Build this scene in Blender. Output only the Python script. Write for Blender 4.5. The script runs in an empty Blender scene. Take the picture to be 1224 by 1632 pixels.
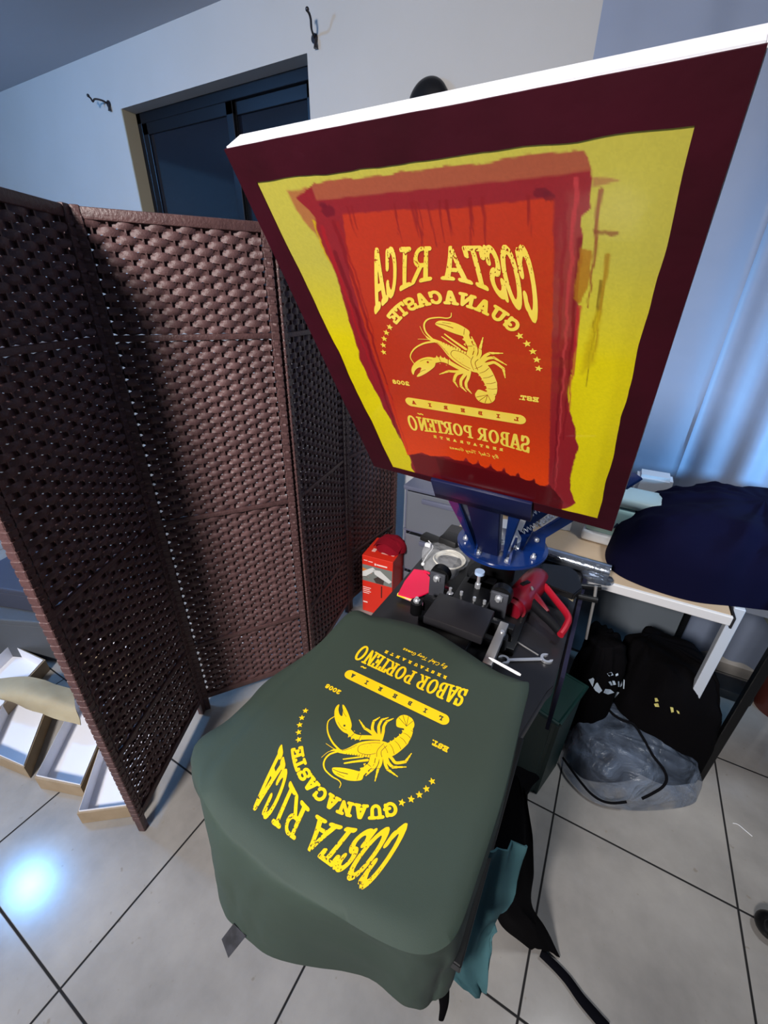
import bpy, bmesh, math, random
import numpy as np
from mathutils import Vector, Matrix, Quaternion
random.seed(4)
C = bpy.context.scene
COL = C.collection
R_ = math.radians

# ------------------------------------------------------------------ camera, light, exposure
H = 1.52
YAW, PIT, ROLL, FPX = -0.50084, 0.47494, 0.01646, 661.017
_cy, _sy, _cp, _sp = math.cos(YAW), math.sin(YAW), math.cos(PIT), math.sin(PIT)
FW = Vector((_sy * _cp, _cy * _cp, -_sp)); _r = Vector((_cy, -_sy, 0)); _u = _r.cross(FW)
RT = _r * math.cos(ROLL) + _u * math.sin(ROLL); UP = -_r * math.sin(ROLL) + _u * math.cos(ROLL)
cam = bpy.data.objects.new('camera', bpy.data.cameras.new('camera')); COL.objects.link(cam)
cam.data.sensor_fit = 'HORIZONTAL'; cam.data.sensor_width = 36; cam.data.lens = FPX * 36 / 1224
cam.data.clip_start = 0.02
cam.matrix_world = Matrix(((RT.x, UP.x, -FW.x, 0), (RT.y, UP.y, -FW.y, 0), (RT.z, UP.z, -FW.z, H), (0, 0, 0, 1)))
C.camera = cam
C.view_settings.view_transform = 'Standard'; C.view_settings.look = 'None'
C.view_settings.exposure = 0.0; C.view_settings.gamma = 1.0
w = bpy.data.worlds.new('night'); C.world = w; w.use_nodes = True
w.node_tree.nodes['Background'].inputs[0].default_value = (0.01, 0.015, 0.03, 1)
w.node_tree.nodes['Background'].inputs[1].default_value = 0.3

def light(name, kind, loc, energy, color, size=0.2, target=None, spread=None):
    d = bpy.data.lights.new(name, kind); d.energy = energy; d.color = color
    if kind == 'AREA':
        d.shape = 'DISK'; d.size = size
        if spread: d.spread = spread
    else: d.shadow_soft_size = size
    o = bpy.data.objects.new(name, d); COL.objects.link(o); o.location = loc
    if target: o.rotation_euler = (Vector(target) - Vector(loc)).to_track_quat('-Z', 'Y').to_euler()
    return o
LAMP_L = (-3.13, 0.04, 2.60)
light('lamp_light_cool', 'POINT', LAMP_L, 96, (0.16, 0.47, 1.0), 0.10)
light('lamp_light_room', 'AREA', (-0.60, -1.80, 2.6), 76, (1.0, 0.95, 0.92), 0.5, (-1.35, 1.2, 0.85), R_(108))
light('lamp_light_desk', 'AREA', (0.70, 1.05, 2.68), 5, (0.9, 0.95, 1.0), 0.3, (0.5, 1.15, 0), R_(84))
light('lamp_light_side', 'AREA', (1.8, 0.9, 1.25), 16, (0.26, 0.60, 1.0), 0.25, (0.85, 2.05, 1.0), R_(78))

# ------------------------------------------------------------------ helpers
def ray(px, py): return RT * ((px - 612) / FPX) - UP * ((py - 816) / FPX) + FW
CAMP = Vector((0, 0, H))
def P(px, py, z): d = ray(px, py); return CAMP + d * ((z - H) / d.z)
def PY(px, py, y): d = ray(px, py); return CAMP + d * (y / d.y)

def sl(c):  # sRGB 0-255 -> linear
    return tuple(((v / 255) / 12.92 if v / 255 <= 0.04045 else ((v / 255 + 0.055) / 1.055) ** 2.4) for v in c) + (1,)
MATS = {}
def mat(name, rgb=(128, 128, 128), rough=0.6, metal=0.0, noise=None, bump=None, coat=0.0, spec=0.5, alpha=1.0, trans=0.0,
        emit=None, sheen=0.0, attr=None, transl=0.0):
    if name in MATS: return MATS[name]
    m = bpy.data.materials.new(name); m.use_nodes = True; n = m.node_tree; b = n.nodes['Principled BSDF']
    b.inputs['Base Color'].default_value = sl(rgb); b.inputs['Roughness'].default_value = rough
    b.inputs['Metallic'].default_value = metal; b.inputs['Coat Weight'].default_value = coat
    b.inputs['Specular IOR Level'].default_value = spec; b.inputs['Alpha'].default_value = alpha
    b.inputs['Transmission Weight'].default_value = trans; b.inputs['Sheen Weight'].default_value = sheen
    tc = n.nodes.new('ShaderNodeTexCoord')
    if emit: b.inputs['Emission Color'].default_value = sl(emit[0]); b.inputs['Emission Strength'].default_value = emit[1]
    if attr:
        a = n.nodes.new('ShaderNodeAttribute'); a.attribute_name = attr; n.links.new(a.outputs['Color'], b.inputs['Base Color'])
    if noise:  # (scale, second colour, contrast)
        t = n.nodes.new('ShaderNodeTexNoise'); t.inputs['Scale'].default_value = noise[0]; t.inputs['Detail'].default_value = 5
        rr = n.nodes.new('ShaderNodeValToRGB'); rr.color_ramp.elements[0].position = 0.5 - noise[2]; rr.color_ramp.elements[1].position = 0.5 + noise[2]
        rr.color_ramp.elements[0].color = sl(rgb); rr.color_ramp.elements[1].color = sl(noise[1])
        n.links.new(tc.outputs['Object'], t.inputs['Vector']); n.links.new(t.outputs['Fac'], rr.inputs['Fac']); n.links.new(rr.outputs['Color'], b.inputs['Base Color'])
    if bump:  # (scale, strength, distance)
        t = n.nodes.new('ShaderNodeTexNoise'); t.inputs['Scale'].default_value = bump[0]; t.inputs['Detail'].default_value = 4
        bb = n.nodes.new('ShaderNodeBump'); bb.inputs['Strength'].default_value = bump[1]; bb.inputs['Distance'].default_value = bump[2]
        n.links.new(tc.outputs['Object'], t.inputs['Vector']); n.links.new(t.outputs['Fac'], bb.inputs['Height']); n.links.new(bb.outputs['Normal'], b.inputs['Normal'])
    if transl:
        o = n.nodes['Material Output']; tr = n.nodes.new('ShaderNodeBsdfTranslucent'); tr.inputs['Color'].default_value = sl(rgb)
        if attr: n.links.new(a.outputs['Color'], tr.inputs['Color'])
        mx = n.nodes.new('ShaderNodeMixShader'); mx.inputs[0].default_value = transl
        n.links.new(b.outputs[0], mx.inputs[1]); n.links.new(tr.outputs[0], mx.inputs[2]); n.links.new(mx.outputs[0], o.inputs[0])
    MATS[name] = m; return m

def new_obj(name, data): o = bpy.data.objects.new(name, data); COL.objects.link(o); return o
def thing(name, label, cat, loc=(0, 0, 0), group=None):
    o = new_obj(name, None); o.location = loc; o.empty_display_size = 0.05
    o['label'] = label; o['category'] = cat; o['base'] = list(loc)
    if group: o['group'] = group
    return o
def tag(o, label, cat, group=None, kind=None):
    o['label'] = label; o['category'] = cat
    if group: o['group'] = group
    if kind: o['kind'] = kind
    return o
def base_of(o):
    while o.parent: o = o.parent
    return Vector(o.location)
def obj(name, bm, m, parent=None, smooth=False, origin=None, label=None):
    """link a bmesh (world coordinates) as one object; children and origin are subtracted"""
    me = bpy.data.meshes.new(name)
    off = base_of(parent) if parent else Vector(origin) if origin else None
    if isinstance(bm, tuple):
        vs, fs = bm
        if off is not None: vs = [(v[0] - off[0], v[1] - off[1], v[2] - off[2]) for v in vs]
        me.from_pydata(vs, [], fs)
    else:
        if off is not None: bmesh.ops.translate(bm, verts=bm.verts, vec=-off)
        bm.to_mesh(me); bm.free()
    me.materials.append(m)
    if smooth:
        me.polygons.foreach_set('use_smooth', [True] * len(me.polygons))
        try: me.set_sharp_from_angle(angle=R_(40 if smooth is True else smooth))
        except Exception: pass
    me.update()
    o = new_obj(name, me)
    if parent: o.parent = parent
    elif origin: o.location = origin
    if label: o['label'] = label
    return o
def struct(name, bm, m, parent=None):
    o = obj(name, bm, m, parent)
    if not parent: o['kind'] = 'structure'
    return o
def BM(): return bmesh.new()
def box(bm, a, b, bev=0.0, mx=None, seg=2):
    x0, y0, z0 = a; x1, y1, z1 = b
    g = bmesh.ops.create_cube(bm, size=1)
    vs = g['verts']
    for v in vs:
        v.co = Vector(((x0 + x1) / 2 + v.co.x * (x1 - x0), (y0 + y1) / 2 + v.co.y * (y1 - y0), (z0 + z1) / 2 + v.co.z * (z1 - z0)))
    if bev:
        es = list({e for v in vs for e in v.link_edges})
        r = bmesh.ops.bevel(bm, geom=es, offset=bev, segments=seg, affect='EDGES', profile=0.5)
        vs = list({v for f in r['faces'] for v in f.verts} | {v for v in vs if v.is_valid})
    if mx is not None:
        for v in vs: v.co = mx @ v.co
    return vs
def cyl(bm, p0, p1, r0, r1=None, n=20, caps=True):
    p0 = Vector(p0); p1 = Vector(p1); r1 = r0 if r1 is None else r1
    d = (p1 - p0); L = d.length; q = d.to_track_quat('Z', 'Y').to_matrix().to_4x4()
    g = bmesh.ops.create_cone(bm, segments=n, radius1=r0, radius2=r1, depth=L, cap_ends=caps, matrix=Matrix.Translation((p0 + p1) / 2) @ q)
    return g['verts']
def sph(bm, c, r, sc=(1, 1, 1), n=16):
    g = bmesh.ops.create_uvsphere(bm, u_segments=n, v_segments=n // 2 + 2, radius=r)
    for v in g['verts']: v.co = Vector(c) + Vector((v.co.x * sc[0], v.co.y * sc[1], v.co.z * sc[2]))
def catmull(pts, k=8, closed=False):
    pts = [Vector(p) for p in pts]; out = []; n = len(pts)
    rng = range(n if closed else n - 1)
    for i in rng:
        if closed: a, b, c, d = pts[(i - 1) % n], pts[i], pts[(i + 1) % n], pts[(i + 2) % n]
        else: a, b, c, d = pts[max(i - 1, 0)], pts[i], pts[i + 1], pts[min(i + 2, n - 1)]
        for j in range(k):
            t = j / k
            out.append(0.5 * ((2 * b) + (c - a) * t + (2 * a - 5 * b + 4 * c - d) * t * t + (3 * b - a - 3 * c + d) * t ** 3))
    if not closed: out.append(pts[-1])
    return out
def tube(bm, pts, r, n=8, k=6, flat=1.0):
    pts = catmull(pts, k) if k > 1 else [Vector(p) for p in pts]
    rings = []; ref = Vector((0, 0, 1)); prev = None
    for i, p in enumerate(pts):
        t = (pts[min(i + 1, len(pts) - 1)] - pts[max(i - 1, 0)])
        if t.length < 1e-7: t = Vector((0, 0, 1))
        t.normalize()
        if prev is None: a = t.orthogonal().normalized() if abs(t.dot(ref)) > 0.95 else t.cross(ref).normalized()
        else: a = (prev - t * prev.dot(t)).normalized()
        prev = a; b = t.cross(a); rr = r(i / (len(pts) - 1)) if callable(r) else r
        rings.append([bm.verts.new(p + a * math.cos(2 * math.pi * j / n) * rr + b * math.sin(2 * math.pi * j / n) * rr * flat) for j in range(n)])
    for i in range(len(rings) - 1):
        for j in range(n): bm.faces.new((rings[i][j], rings[i][(j + 1) % n], rings[i + 1][(j + 1) % n], rings[i + 1][j]))
    bm.faces.new(rings[0][::-1]); bm.faces.new(rings[-1])
def prism(bm, poly, z0, z1, mx=None, bev=0.0):
    lo = [bm.verts.new((p[0], p[1], z0)) for p in poly]; hi = [bm.verts.new((p[0], p[1], z1)) for p in poly]
    fs = [bm.faces.new(lo[::-1]), bm.faces.new(hi)]
    for i in range(len(poly)): fs.append(bm.faces.new((lo[i], lo[(i + 1) % len(poly)], hi[(i + 1) % len(poly)], hi[i])))
    bmesh.ops.recalc_face_normals(bm, faces=fs)
    vs = lo + hi
    if bev:
        es = list({e for f in fs for e in f.edges})
        r = bmesh.ops.bevel(bm, geom=es, offset=bev, segments=2, affect='EDGES')
        vs = list({v for f in r['faces'] for v in f.verts} | {v for v in vs if v.is_valid})
    if mx is not None:
        for v in vs: v.co = mx @ v.co
    return vs
# smooth value noise, numpy, 2-D and 3-D by layering
_rs = np.random.RandomState(7); _tab = _rs.rand(256, 256)
def vnoise(x, y, s=0):
    x = np.asarray(x, float) + s * 17.3; y = np.asarray(y, float) + s * 31.7
    xi = np.floor(x).astype(int); yi = np.floor(y).astype(int); fx = x - xi; fy = y - yi
    fx = fx * fx * (3 - 2 * fx); fy = fy * fy * (3 - 2 * fy)
    T = lambda a, b: _tab[a % 256, b % 256]
    return (T(xi, yi) * (1 - fx) + T(xi + 1, yi) * fx) * (1 - fy) + (T(xi, yi + 1) * (1 - fx) + T(xi + 1, yi + 1) * fx) * fy
def fbm(x, y, s=0, o=4):
    a, t, f = 0.5, 0, 1
    for i in range(o): t = t + a * vnoise(np.asarray(x) * f, np.asarray(y) * f, s + i); a *= 0.5; f *= 2.03
    return t / (1 - 0.5 ** o)
def heap(outline, top, z0, seed=0, fold=0.02, ffreq=14, rings=16, k=6, power=0.5, flat=0.0, slump=0.0):
    """crumpled cloth heap: closed outline on the ground (x,y[,z]) rising to `top` (x,y,z); rounded profile"""
    out = catmull([Vector((p[0], p[1], p[2] if len(p) > 2 else z0)) for p in outline], k, True)
    n = len(out); T = Vector(top); vs = []; fs = []
    for j in range(rings + 1):
        t = j / rings
        prof = (1 - (1 - min(1, t * (1 + flat))) ** 2) ** power
        s = 1 - t ** 1.25
        for i, o in enumerate(out):
            p = Vector((T.x + (o.x - T.x) * s, T.y + (o.y - T.y) * s, o.z + (T.z - o.z) * prof))
            a = i / n * 2 * math.pi; env = min(1, t * 5) * (0.35 + 0.65 * s)
            f = float(fbm(p.x * ffreq + 3 * p.z, p.y * ffreq + p.z * ffreq, seed, 4)) - 0.5
            f2 = math.sin(a * 9 + seed + 3 * math.sin(a * 2 + seed)) * 0.35 * s
            d = Vector((o.x - T.x, o.y - T.y, 0)); d = d.normalized() if d.length > 1e-6 else d
            p += (d * 0.8 + Vector((0, 0, 0.9))) * (f + f2 * 0.4) * 2 * fold * env
            p.z = max(p.z, z0 + 0.001 * (1 if t > 0 else 0)) if len(outline[0]) < 3 else p.z
            vs.append(tuple(p))
    for j in range(rings):
        for i in range(n):
            a = j * n + i; b = j * n + (i + 1) % n
            fs.append((a, b, b + n, a + n))
    fs.append(tuple(range(n))[::-1]); fs.append(tuple(rings * n + i for i in range(n)))
    return vs, fs
def sheet(rows, k=6, fold=0.0, ffreq=20, seed=0, thick=0.003):
    """cloth sheet through a grid of control points (rows of equal length), folded, with thickness"""
    R2 = [catmull(r, k) for r in rows]; m = len(R2[0]); cols = [catmull([r[j] for r in R2], k) for j in range(m)]
    nr = len(cols[0]); G = [[cols[j][i] for j in range(m)] for i in range(nr)]
    vs = []
    nrm = []
    for i in range(nr):
        for j in range(m):
            a = G[min(i + 1, nr - 1)][j] - G[max(i - 1, 0)][j]; b = G[i][min(j + 1, m - 1)] - G[i][max(j - 1, 0)]
            c = a.cross(b); nrm.append(c.normalized() if c.length > 1e-9 else Vector((0, 0, 1)))
    top = []
    for i in range(nr):
        for j in range(m):
            p = G[i][j]; f = (float(fbm(j / m * ffreq, i / nr * ffreq * 0.35, seed, 3)) - 0.5) * 2 * fold
            top.append(p + nrm[i * m + j] * f)
    bot = [top[q] - nrm[q] * thick for q in range(len(top))]
    N = len(top); fs = []
    for i in range(nr - 1):
        for j in range(m - 1):
            a = i * m + j; fs.append((a, a + 1, a + m + 1, a + m)); fs.append((N + a, N + a + m, N + a + m + 1, N + a + 1))
    for i in range(nr - 1):
        for j in (0, m - 1): a = i * m + j; fs.append((a, a + m, N + a + m, N + a))
    for j in range(m - 1):
        for i in (0, nr - 1): a = i * m + j; fs.append((a, a + 1, N + a + 1, N + a))
    return [tuple(v) for v in top + bot], fs

# ------------------------------------------------------------------ room shell
WY = 2.05; CZ = 2.73; XL, XR, YF = -4.6, 2.6, -2.2
def floor_mat():
    m = bpy.data.materials.new('floor_tiles'); m.use_nodes = True; n = m.node_tree; b = n.nodes['Principled BSDF']
    geo = n.nodes.new('ShaderNodeNewGeometry'); sep = n.nodes.new('ShaderNodeSeparateXYZ'); n.links.new(geo.outputs['Position'], sep.inputs[0])
    def line(out, off, pitch):
        a = n.nodes.new('ShaderNodeMath'); a.operation = 'SUBTRACT'; n.links.new(out, a.inputs[0]); a.inputs[1].default_value = off - pitch / 2
        p = n.nodes.new('ShaderNodeMath'); p.operation = 'PINGPONG'; n.links.new(a.outputs[0], p.inputs[0]); p.inputs[1].default_value = pitch / 2
        s = n.nodes.new('ShaderNodeMath'); s.operation = 'SUBTRACT'; s.inputs[0].default_value = pitch / 2; n.links.new(p.outputs[0], s.inputs[1]); return s.outputs[0]
    lx = line(sep.outputs[0], 0.139, 0.4975); ly = line(sep.outputs[1], 0.961, 0.5075)
    mn = n.nodes.new('ShaderNodeMath'); mn.operation = 'MINIMUM'; n.links.new(lx, mn.inputs[0]); n.links.new(ly, mn.inputs[1])
    g = n.nodes.new('ShaderNodeMapRange'); g.inputs[1].default_value = 0.0022; g.inputs[2].default_value = 0.0036; n.links.new(mn.outputs[0], g.inputs[0])
    t = n.nodes.new('ShaderNodeTexNoise'); t.inputs['Scale'].default_value = 2.6; t.inputs['Detail'].default_value = 9; t.inputs['Roughness'].default_value = 0.6; n.links.new(geo.outputs['Position'], t.inputs['Vector'])
    cr = n.nodes.new('ShaderNodeValToRGB'); cr.color_ramp.elements[0].position = 0.33; cr.color_ramp.elements[1].position = 0.7
    cr.color_ramp.elements[0].color = sl((128, 125, 122)); cr.color_ramp.elements[1].color = sl((164, 160, 155)); n.links.new(t.outputs['Fac'], cr.inputs[0])
    t2 = n.nodes.new('ShaderNodeTexNoise'); t2.inputs['Scale'].default_value = 38; n.links.new(geo.outputs['Position'], t2.inputs['Vector'])
    cr2 = n.nodes.new('ShaderNodeValToRGB'); cr2.color_ramp.elements[0].position = 0.70; cr2.color_ramp.elements[1].position = 0.76
    mm = n.nodes.new('ShaderNodeMixRGB'); n.links.new(t2.outputs['Fac'], cr2.inputs[0]); n.links.new(cr2.outputs[0], mm.inputs[0])
    n.links.new(cr.outputs[0], mm.inputs[1]); mm.inputs[2].default_value = sl((135, 128, 120))
    mx = n.nodes.new('ShaderNodeMixRGB'); n.links.new(g.outputs[0], mx.inputs[0]); mx.inputs[1].default_value = sl((22, 21, 22)); n.links.new(mm.outputs[0], mx.inputs[2])
    n.links.new(mx.outputs[0], b.inputs['Base Color'])
    rg = n.nodes.new('ShaderNodeMapRange'); rg.inputs[3].default_value = 0.9; rg.inputs[4].default_value = 0.15; b.inputs['Specular IOR Level'].default_value = 0.4; n.links.new(g.outputs[0], rg.inputs[0])
    n.links.new(rg.outputs[0], b.inputs['Roughness'])
    bp = n.nodes.new('ShaderNodeBump'); bp.inputs['Strength'].default_value = 0.4; bp.inputs['Distance'].default_value = 0.002
    n.links.new(g.outputs[0], bp.inputs['Height']); n.links.new(bp.outputs[0], b.inputs['Normal'])
    return m
M_wall = mat('wall_paint', (176, 174, 171), 0.75, noise=(3, (181, 179, 177), 0.3), bump=(220, 0.12, 0.002))
M_ceil = mat('ceiling_paint', (176, 178, 186), 0.85, bump=(60, 0.1, 0.002))
def quadbox(a, b): bm = BM(); box(bm, a, b); return bm
struct('floor', quadbox((XL, YF, -0.1), (XR, WY + 0.2, 0)), floor_mat())
struct('ceiling', quadbox((XL, YF, CZ), (XR, WY + 0.2, CZ + 0.1)), M_ceil)
WX0, WX1, WZ0, WZ1 = -2.905, -1.545, 1.30, 2.475
bm = BM()
box(bm, (XL, WY, 0), (WX0, WY + 0.2, CZ)); box(bm, (WX1, WY, 0), (XR, WY + 0.2, CZ))
box(bm, (WX0, WY, 0), (WX1, WY + 0.2, WZ0)); box(bm, (WX0, WY, WZ1), (WX1, WY + 0.2, CZ))
struct('wall_back', bm, M_wall)
struct('wall_left', quadbox((XL - 0.1, YF, 0), (XL, WY + 0.2, CZ)), M_wall)
struct('wall_right', quadbox((XR, YF, 0), (XR + 0.1, WY + 0.2, CZ)), M_wall)
struct('wall_front', quadbox((XL, YF - 0.1, 0), (XR, YF, CZ)), M_wall)
# sliding window
wn = new_obj('window_1', None); wn.location = (WX0, WY, WZ0); wn['kind'] = 'structure'
M_alu = mat('dark_aluminium', (28, 29, 34), 0.35, 0.6)
M_jamb = mat('window_reveal', (150, 143, 125), 0.8)
yf0, yf1 = WY + 0.085, WY + 0.135
bm = BM()
for a, b in (((WX0, yf0, WZ0), (WX0 + 0.045, yf1, WZ1)), ((WX1 - 0.045, yf0, WZ0), (WX1, yf1, WZ1)), ((WX0, yf0, WZ1 - 0.05), (WX1, yf1, WZ1)), ((WX0, yf0, WZ0), (WX1, yf1, WZ0 + 0.05))): box(bm, a, b, 0.003)
struct('window_frame', bm, M_alu, wn)
bm = BM()
box(bm, (WX0, WY + 0.001, WZ0), (WX0 + 0.008, yf0, WZ1)); 
struct('window_reveal', bm, M_jamb, wn)
WM = -2.14
for nm, (xa, xb), yo in (('sash', (WX0 + 0.045, WM + 0.03), -0.004), ('sash', (WM - 0.02, WX1 - 0.045), 0.018)):
    bm = BM(); ya, yb = yf0 + yo + 0.002, yf0 + yo + 0.024; za, zb = WZ0 + 0.05, WZ1 - 0.05
    for a, b in (((xa, ya, za), (xa + 0.05, yb, zb)), ((xb - 0.05, ya, za), (xb, yb, zb)), ((xa, ya, za), (xb, yb, za + 0.05)), ((xa, ya, zb - 0.055), (xb, yb, zb))): box(bm, a, b, 0.003)
    s = struct('sash', bm, M_alu, wn)
    struct('pane', quadbox((xa + 0.04, (ya + yb) / 2 - 0.002, za + 0.04), (xb - 0.04, (ya + yb) / 2 + 0.002, zb - 0.04)), mat('night_glass', (14, 17, 26), 0.08, 0.0, spec=0.6), s)

# ------------------------------------------------------------------ artwork raster (design space in mm: u reading right, v up)
U0, U1, V0, V1, ST = -126.0, 126.0, -216.0, 166.0, 0.5
NU = int((U1 - U0) / ST) + 1; NV = int((V1 - V0) / ST) + 1
UU, VV = np.meshgrid(U0 + np.arange(NU) * ST, V0 + np.arange(NV) * ST)
FLD = np.full(UU.shape, -1.0)
def arc(cx, cy, rx, ry, a0, a1, n=14):
    return [(cx + rx * math.cos(math.radians(a0 + (a1 - a0) * i / n)), cy + ry * math.sin(math.radians(a0 + (a1 - a0) * i / n))) for i in range(n + 1)]
GL = {  # slab letters in a unit cell
 'C': [arc(.53, .5, .37, .42, 48, 312), [(.83, .60), (.83, .88)], [(.83, .17), (.83, .30)]],
 'G': [arc(.52, .5, .38, .42, 50, 330), [(.84, .62), (.84, .9)], [(.58, .42), (.95, .42)], [(.85, .42), (.85, .12)]],
 'O': [arc(.5, .5, .37, .42, 0, 360, 22)], '0': [arc(.5, .5, .33, .42, 0, 360, 22)],
 'S': [arc(.5, .70, .30, .22, 20, 270) + arc(.5, .29, .33, .21, 90, -160), [(.80, .66), (.80, .92)], [(.17, .08), (.17, .34)]],
 'T': [[(.5, .08), (.5, .92)], [(.1, .92), (.9, .92)], [(.1, .92), (.1, .74)], [(.9, .92), (.9, .74)], [(.3, .07), (.7, .07)]],
 'A': [[(.18, .08), (.48, .92), (.56, .92), (.84, .08)], [(.3, .33), (.72, .33)], [(.03, .07), (.34, .07)], [(.66, .07), (.98, .07)]],
 'R': [[(.26, .08), (.26, .92)], [(.08, .92)] + arc(.5, .70, .3, .22, 90, -90) + [(.26, .48)], [(.5, .47), (.82, .08), (.96, .07)], [(.08, .07), (.44, .07)]],
 'I': [[(.5, .08), (.5, .92)], [(.2, .92), (.8, .92)], [(.2, .07), (.8, .07)]],
 'U': [[(.22, .92), (.22, .4)] + arc(.5, .36, .28, .29, 180, 360) + [(.78, .92)], [(.05, .92), (.4, .92)], [(.6, .92), (.95, .92)]],
 'N': [[(.2, .08), (.2, .92), (.8, .1), (.8, .92)], [(.04, .92), (.24, .92)], [(.62, .92), (.97, .92)], [(.04, .07), (.38, .07)]],
 'E': [[(.24, .08), (.24, .92)], [(.08, .92), (.86, .92), (.86, .74)], [(.08, .07), (.88, .07), (.88, .27)], [(.24, .5), (.64, .5)], [(.64, .4), (.64, .6)]],
 'B': [[(.24, .08), (.24, .92)], [(.08, .92)] + arc(.52, .72, .26, .20, 90, -90) + [(.24, .51)], [(.08, .08)] + arc(.54, .295, .3, .215, -90, 90)],
 'L': [[(.26, .08), (.26, .92)], [(.08, .92), (.46, .92)], [(.08, .07), (.86, .07), (.86, .3)]],
 'P': [[(.26, .08), (.26, .92)], [(.08, .92)] + arc(.52, .68, .3, .24, 90, -90) + [(.26, .44)], [(.08, .07), (.46, .07)]],
 '2': [arc(.48, .68, .3, .24, 170, -35) + [(.15, .1), (.84, .1), (.84, .24)]],
 '8': [arc(.5, .71, .26, .2, 0, 360, 18), arc(.5, .28, .32, .22, 0, 360, 18)],
 '.': [[(.2, .08), (.24, .08)]],
}
def seg_field(S, T, pts, closed=False):
    """distance to polyline in (S,T) metric"""
    d = np.full(S.shape, 1e9)
    for (x0, y0), (x1, y1) in zip(pts[:-1], pts[1:]):
        dx, dy = x1 - x0, y1 - y0; L = dx * dx + dy * dy + 1e-12
        t = np.clip(((S - x0) * dx + (T - y0) * dy) / L, 0, 1)
        d = np.minimum(d, (S - x0 - t * dx) ** 2 + (T - y0 - t * dy) ** 2)
    return np.sqrt(d)
def put(mask_idx, val, cut=False):
    global FLD
    if cut: FLD[mask_idx] = np.minimum(FLD[mask_idx], -val)
    else: FLD[mask_idx] = np.maximum(FLD[mask_idx], val)
def glyph(ch, fs, ft, bb, ps, pt, cut=False, thin=None):
    """ch drawn through inverse map fs(U,V), ft(U,V) inside bounding box bb; pen half sizes ps, pt in cell units"""
    j0 = max(0, int((bb[0] - U0) / ST) - 2); j1 = min(NU, int((bb[1] - U0) / ST) + 3)
    i0 = max(0, int((bb[2] - V0) / ST) - 2); i1 = min(NV, int((bb[3] - V0) / ST) + 3)
    U = UU[i0:i1, j0:j1]; V = VV[i0:i1, j0:j1]; s = fs(U, V); t = ft(U, V, )
    best = np.full(U.shape, -9.0)
    for k, pl in enumerate(GL[ch]):
        a = ps; b = pt
        if thin and k in thin: a, b = ps * 0.55, pt * 0.55
        d = seg_field(s / a, t / b, [(x / a, y / b) for x, y in pl])
        best = np.maximum(best, 1 - d)
    put((slice(i0, i1), slice(j0, j1)), best, cut)
def poly_field(U, V, poly):
    n = len(poly); d = np.full(U.shape, 1e9); ins = np.zeros(U.shape, bool)
    for i in range(n):
        x0, y0 = poly[i]; x1, y1 = poly[(i + 1) % n]; dx, dy = x1 - x0, y1 - y0; L = dx * dx + dy * dy + 1e-12
        t = np.clip(((U - x0) * dx + (V - y0) * dy) / L, 0, 1); d = np.minimum(d, (U - x0 - t * dx) ** 2 + (V - y0 - t * dy) ** 2)
        c = ((y0 > V) != (y1 > V)) & (U < (x1 - x0) * (V - y0) / (y1 - y0 + 1e-12) + x0); ins ^= c
    return np.where(ins, 1, -1) * np.sqrt(d)
def window(pts, pad):
    xs = [p[0] for p in pts]; ys = [p[1] for p in pts]
    j0 = max(0, int((min(xs) - pad - U0) / ST)); j1 = min(NU, int((max(xs) + pad - U0) / ST) + 2)
    i0 = max(0, int((min(ys) - pad - V0) / ST)); i1 = min(NV, int((max(ys) + pad - V0) / ST) + 2)
    return (slice(i0, i1), slice(j0, j1))
def put_poly(poly, smooth=4, cut=False):
    if smooth: poly = [tuple(p)[:2] for p in catmull([(x, y, 0) for x, y in poly], smooth, True)]
    ix = window(poly, 2); put(ix, poly_field(UU[ix], VV[ix], poly), cut)
def put_stroke(pts, w0, w1=None, k=5, cut=False):
    pts = [tuple(p)[:2] for p in catmull([(x, y, 0) for x, y in pts], k)]; w1 = w0 if w1 is None else w1; n = len(pts) - 1
    ix = window(pts, max(w0, w1) + 2); U = UU[ix]; V = VV[ix]; best = np.full(U.shape, -9.0)
    for i in range(n):
        wd = w0 + (w1 - w0) * (i + .5) / n
        best = np.maximum(best, wd - seg_field(U, V, [pts[i], pts[i + 1]]))
    put(ix, best, cut)
# COSTA RICA : flat top, arched bottom
arch = lambda U: 117.5 - 0.00440 * U * U
cells = [('C', -100, -82, -117, -97), ('O', -83, -64, -98.5, -77), ('S', -65, -48, -80, -59), ('T', -50, -26, -60.5, -35), ('A', -24, -5, -36, 2),
         ('R', 8, 31.5, 14, 49), ('I', 32, 50, 45.5, 64.5), ('C', 51, 68, 66, 87), ('A', 70, 88, 84, 110)]
for ch, a0, a1, b0, b1 in cells:
    def ft(U, V): vb = arch(U); return (V - vb) / (157.5 - vb)
    def fs(U, V):
        t = ft(U, V); l = b0 + (a0 - b0) * t; r = b1 + (a1 - b1) * t; return ((U - l) / (r - l) - .5) * 1.08 + .5
    wd = (a1 - a0 + b1 - b0) / 2
    glyph(ch, fs, ft, (min(a0, b0), max(a1, b1), 55, 160), (2.75 if ch in 'COS' else 3.1) / wd, 0.06 if ch in 'TARI' else 0.075)
# worn, speckled upper letters
mk = (VV > 112) & (FLD > 0)
nz = fbm(UU / 1.3, VV / 2.2, 11, 3) - 0.66 - 0.10 * np.clip((152 - VV) / 30, 0, 1)
FLD = np.where(mk, np.minimum(FLD, -nz * 4 + 0.0), FLD)
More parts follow.
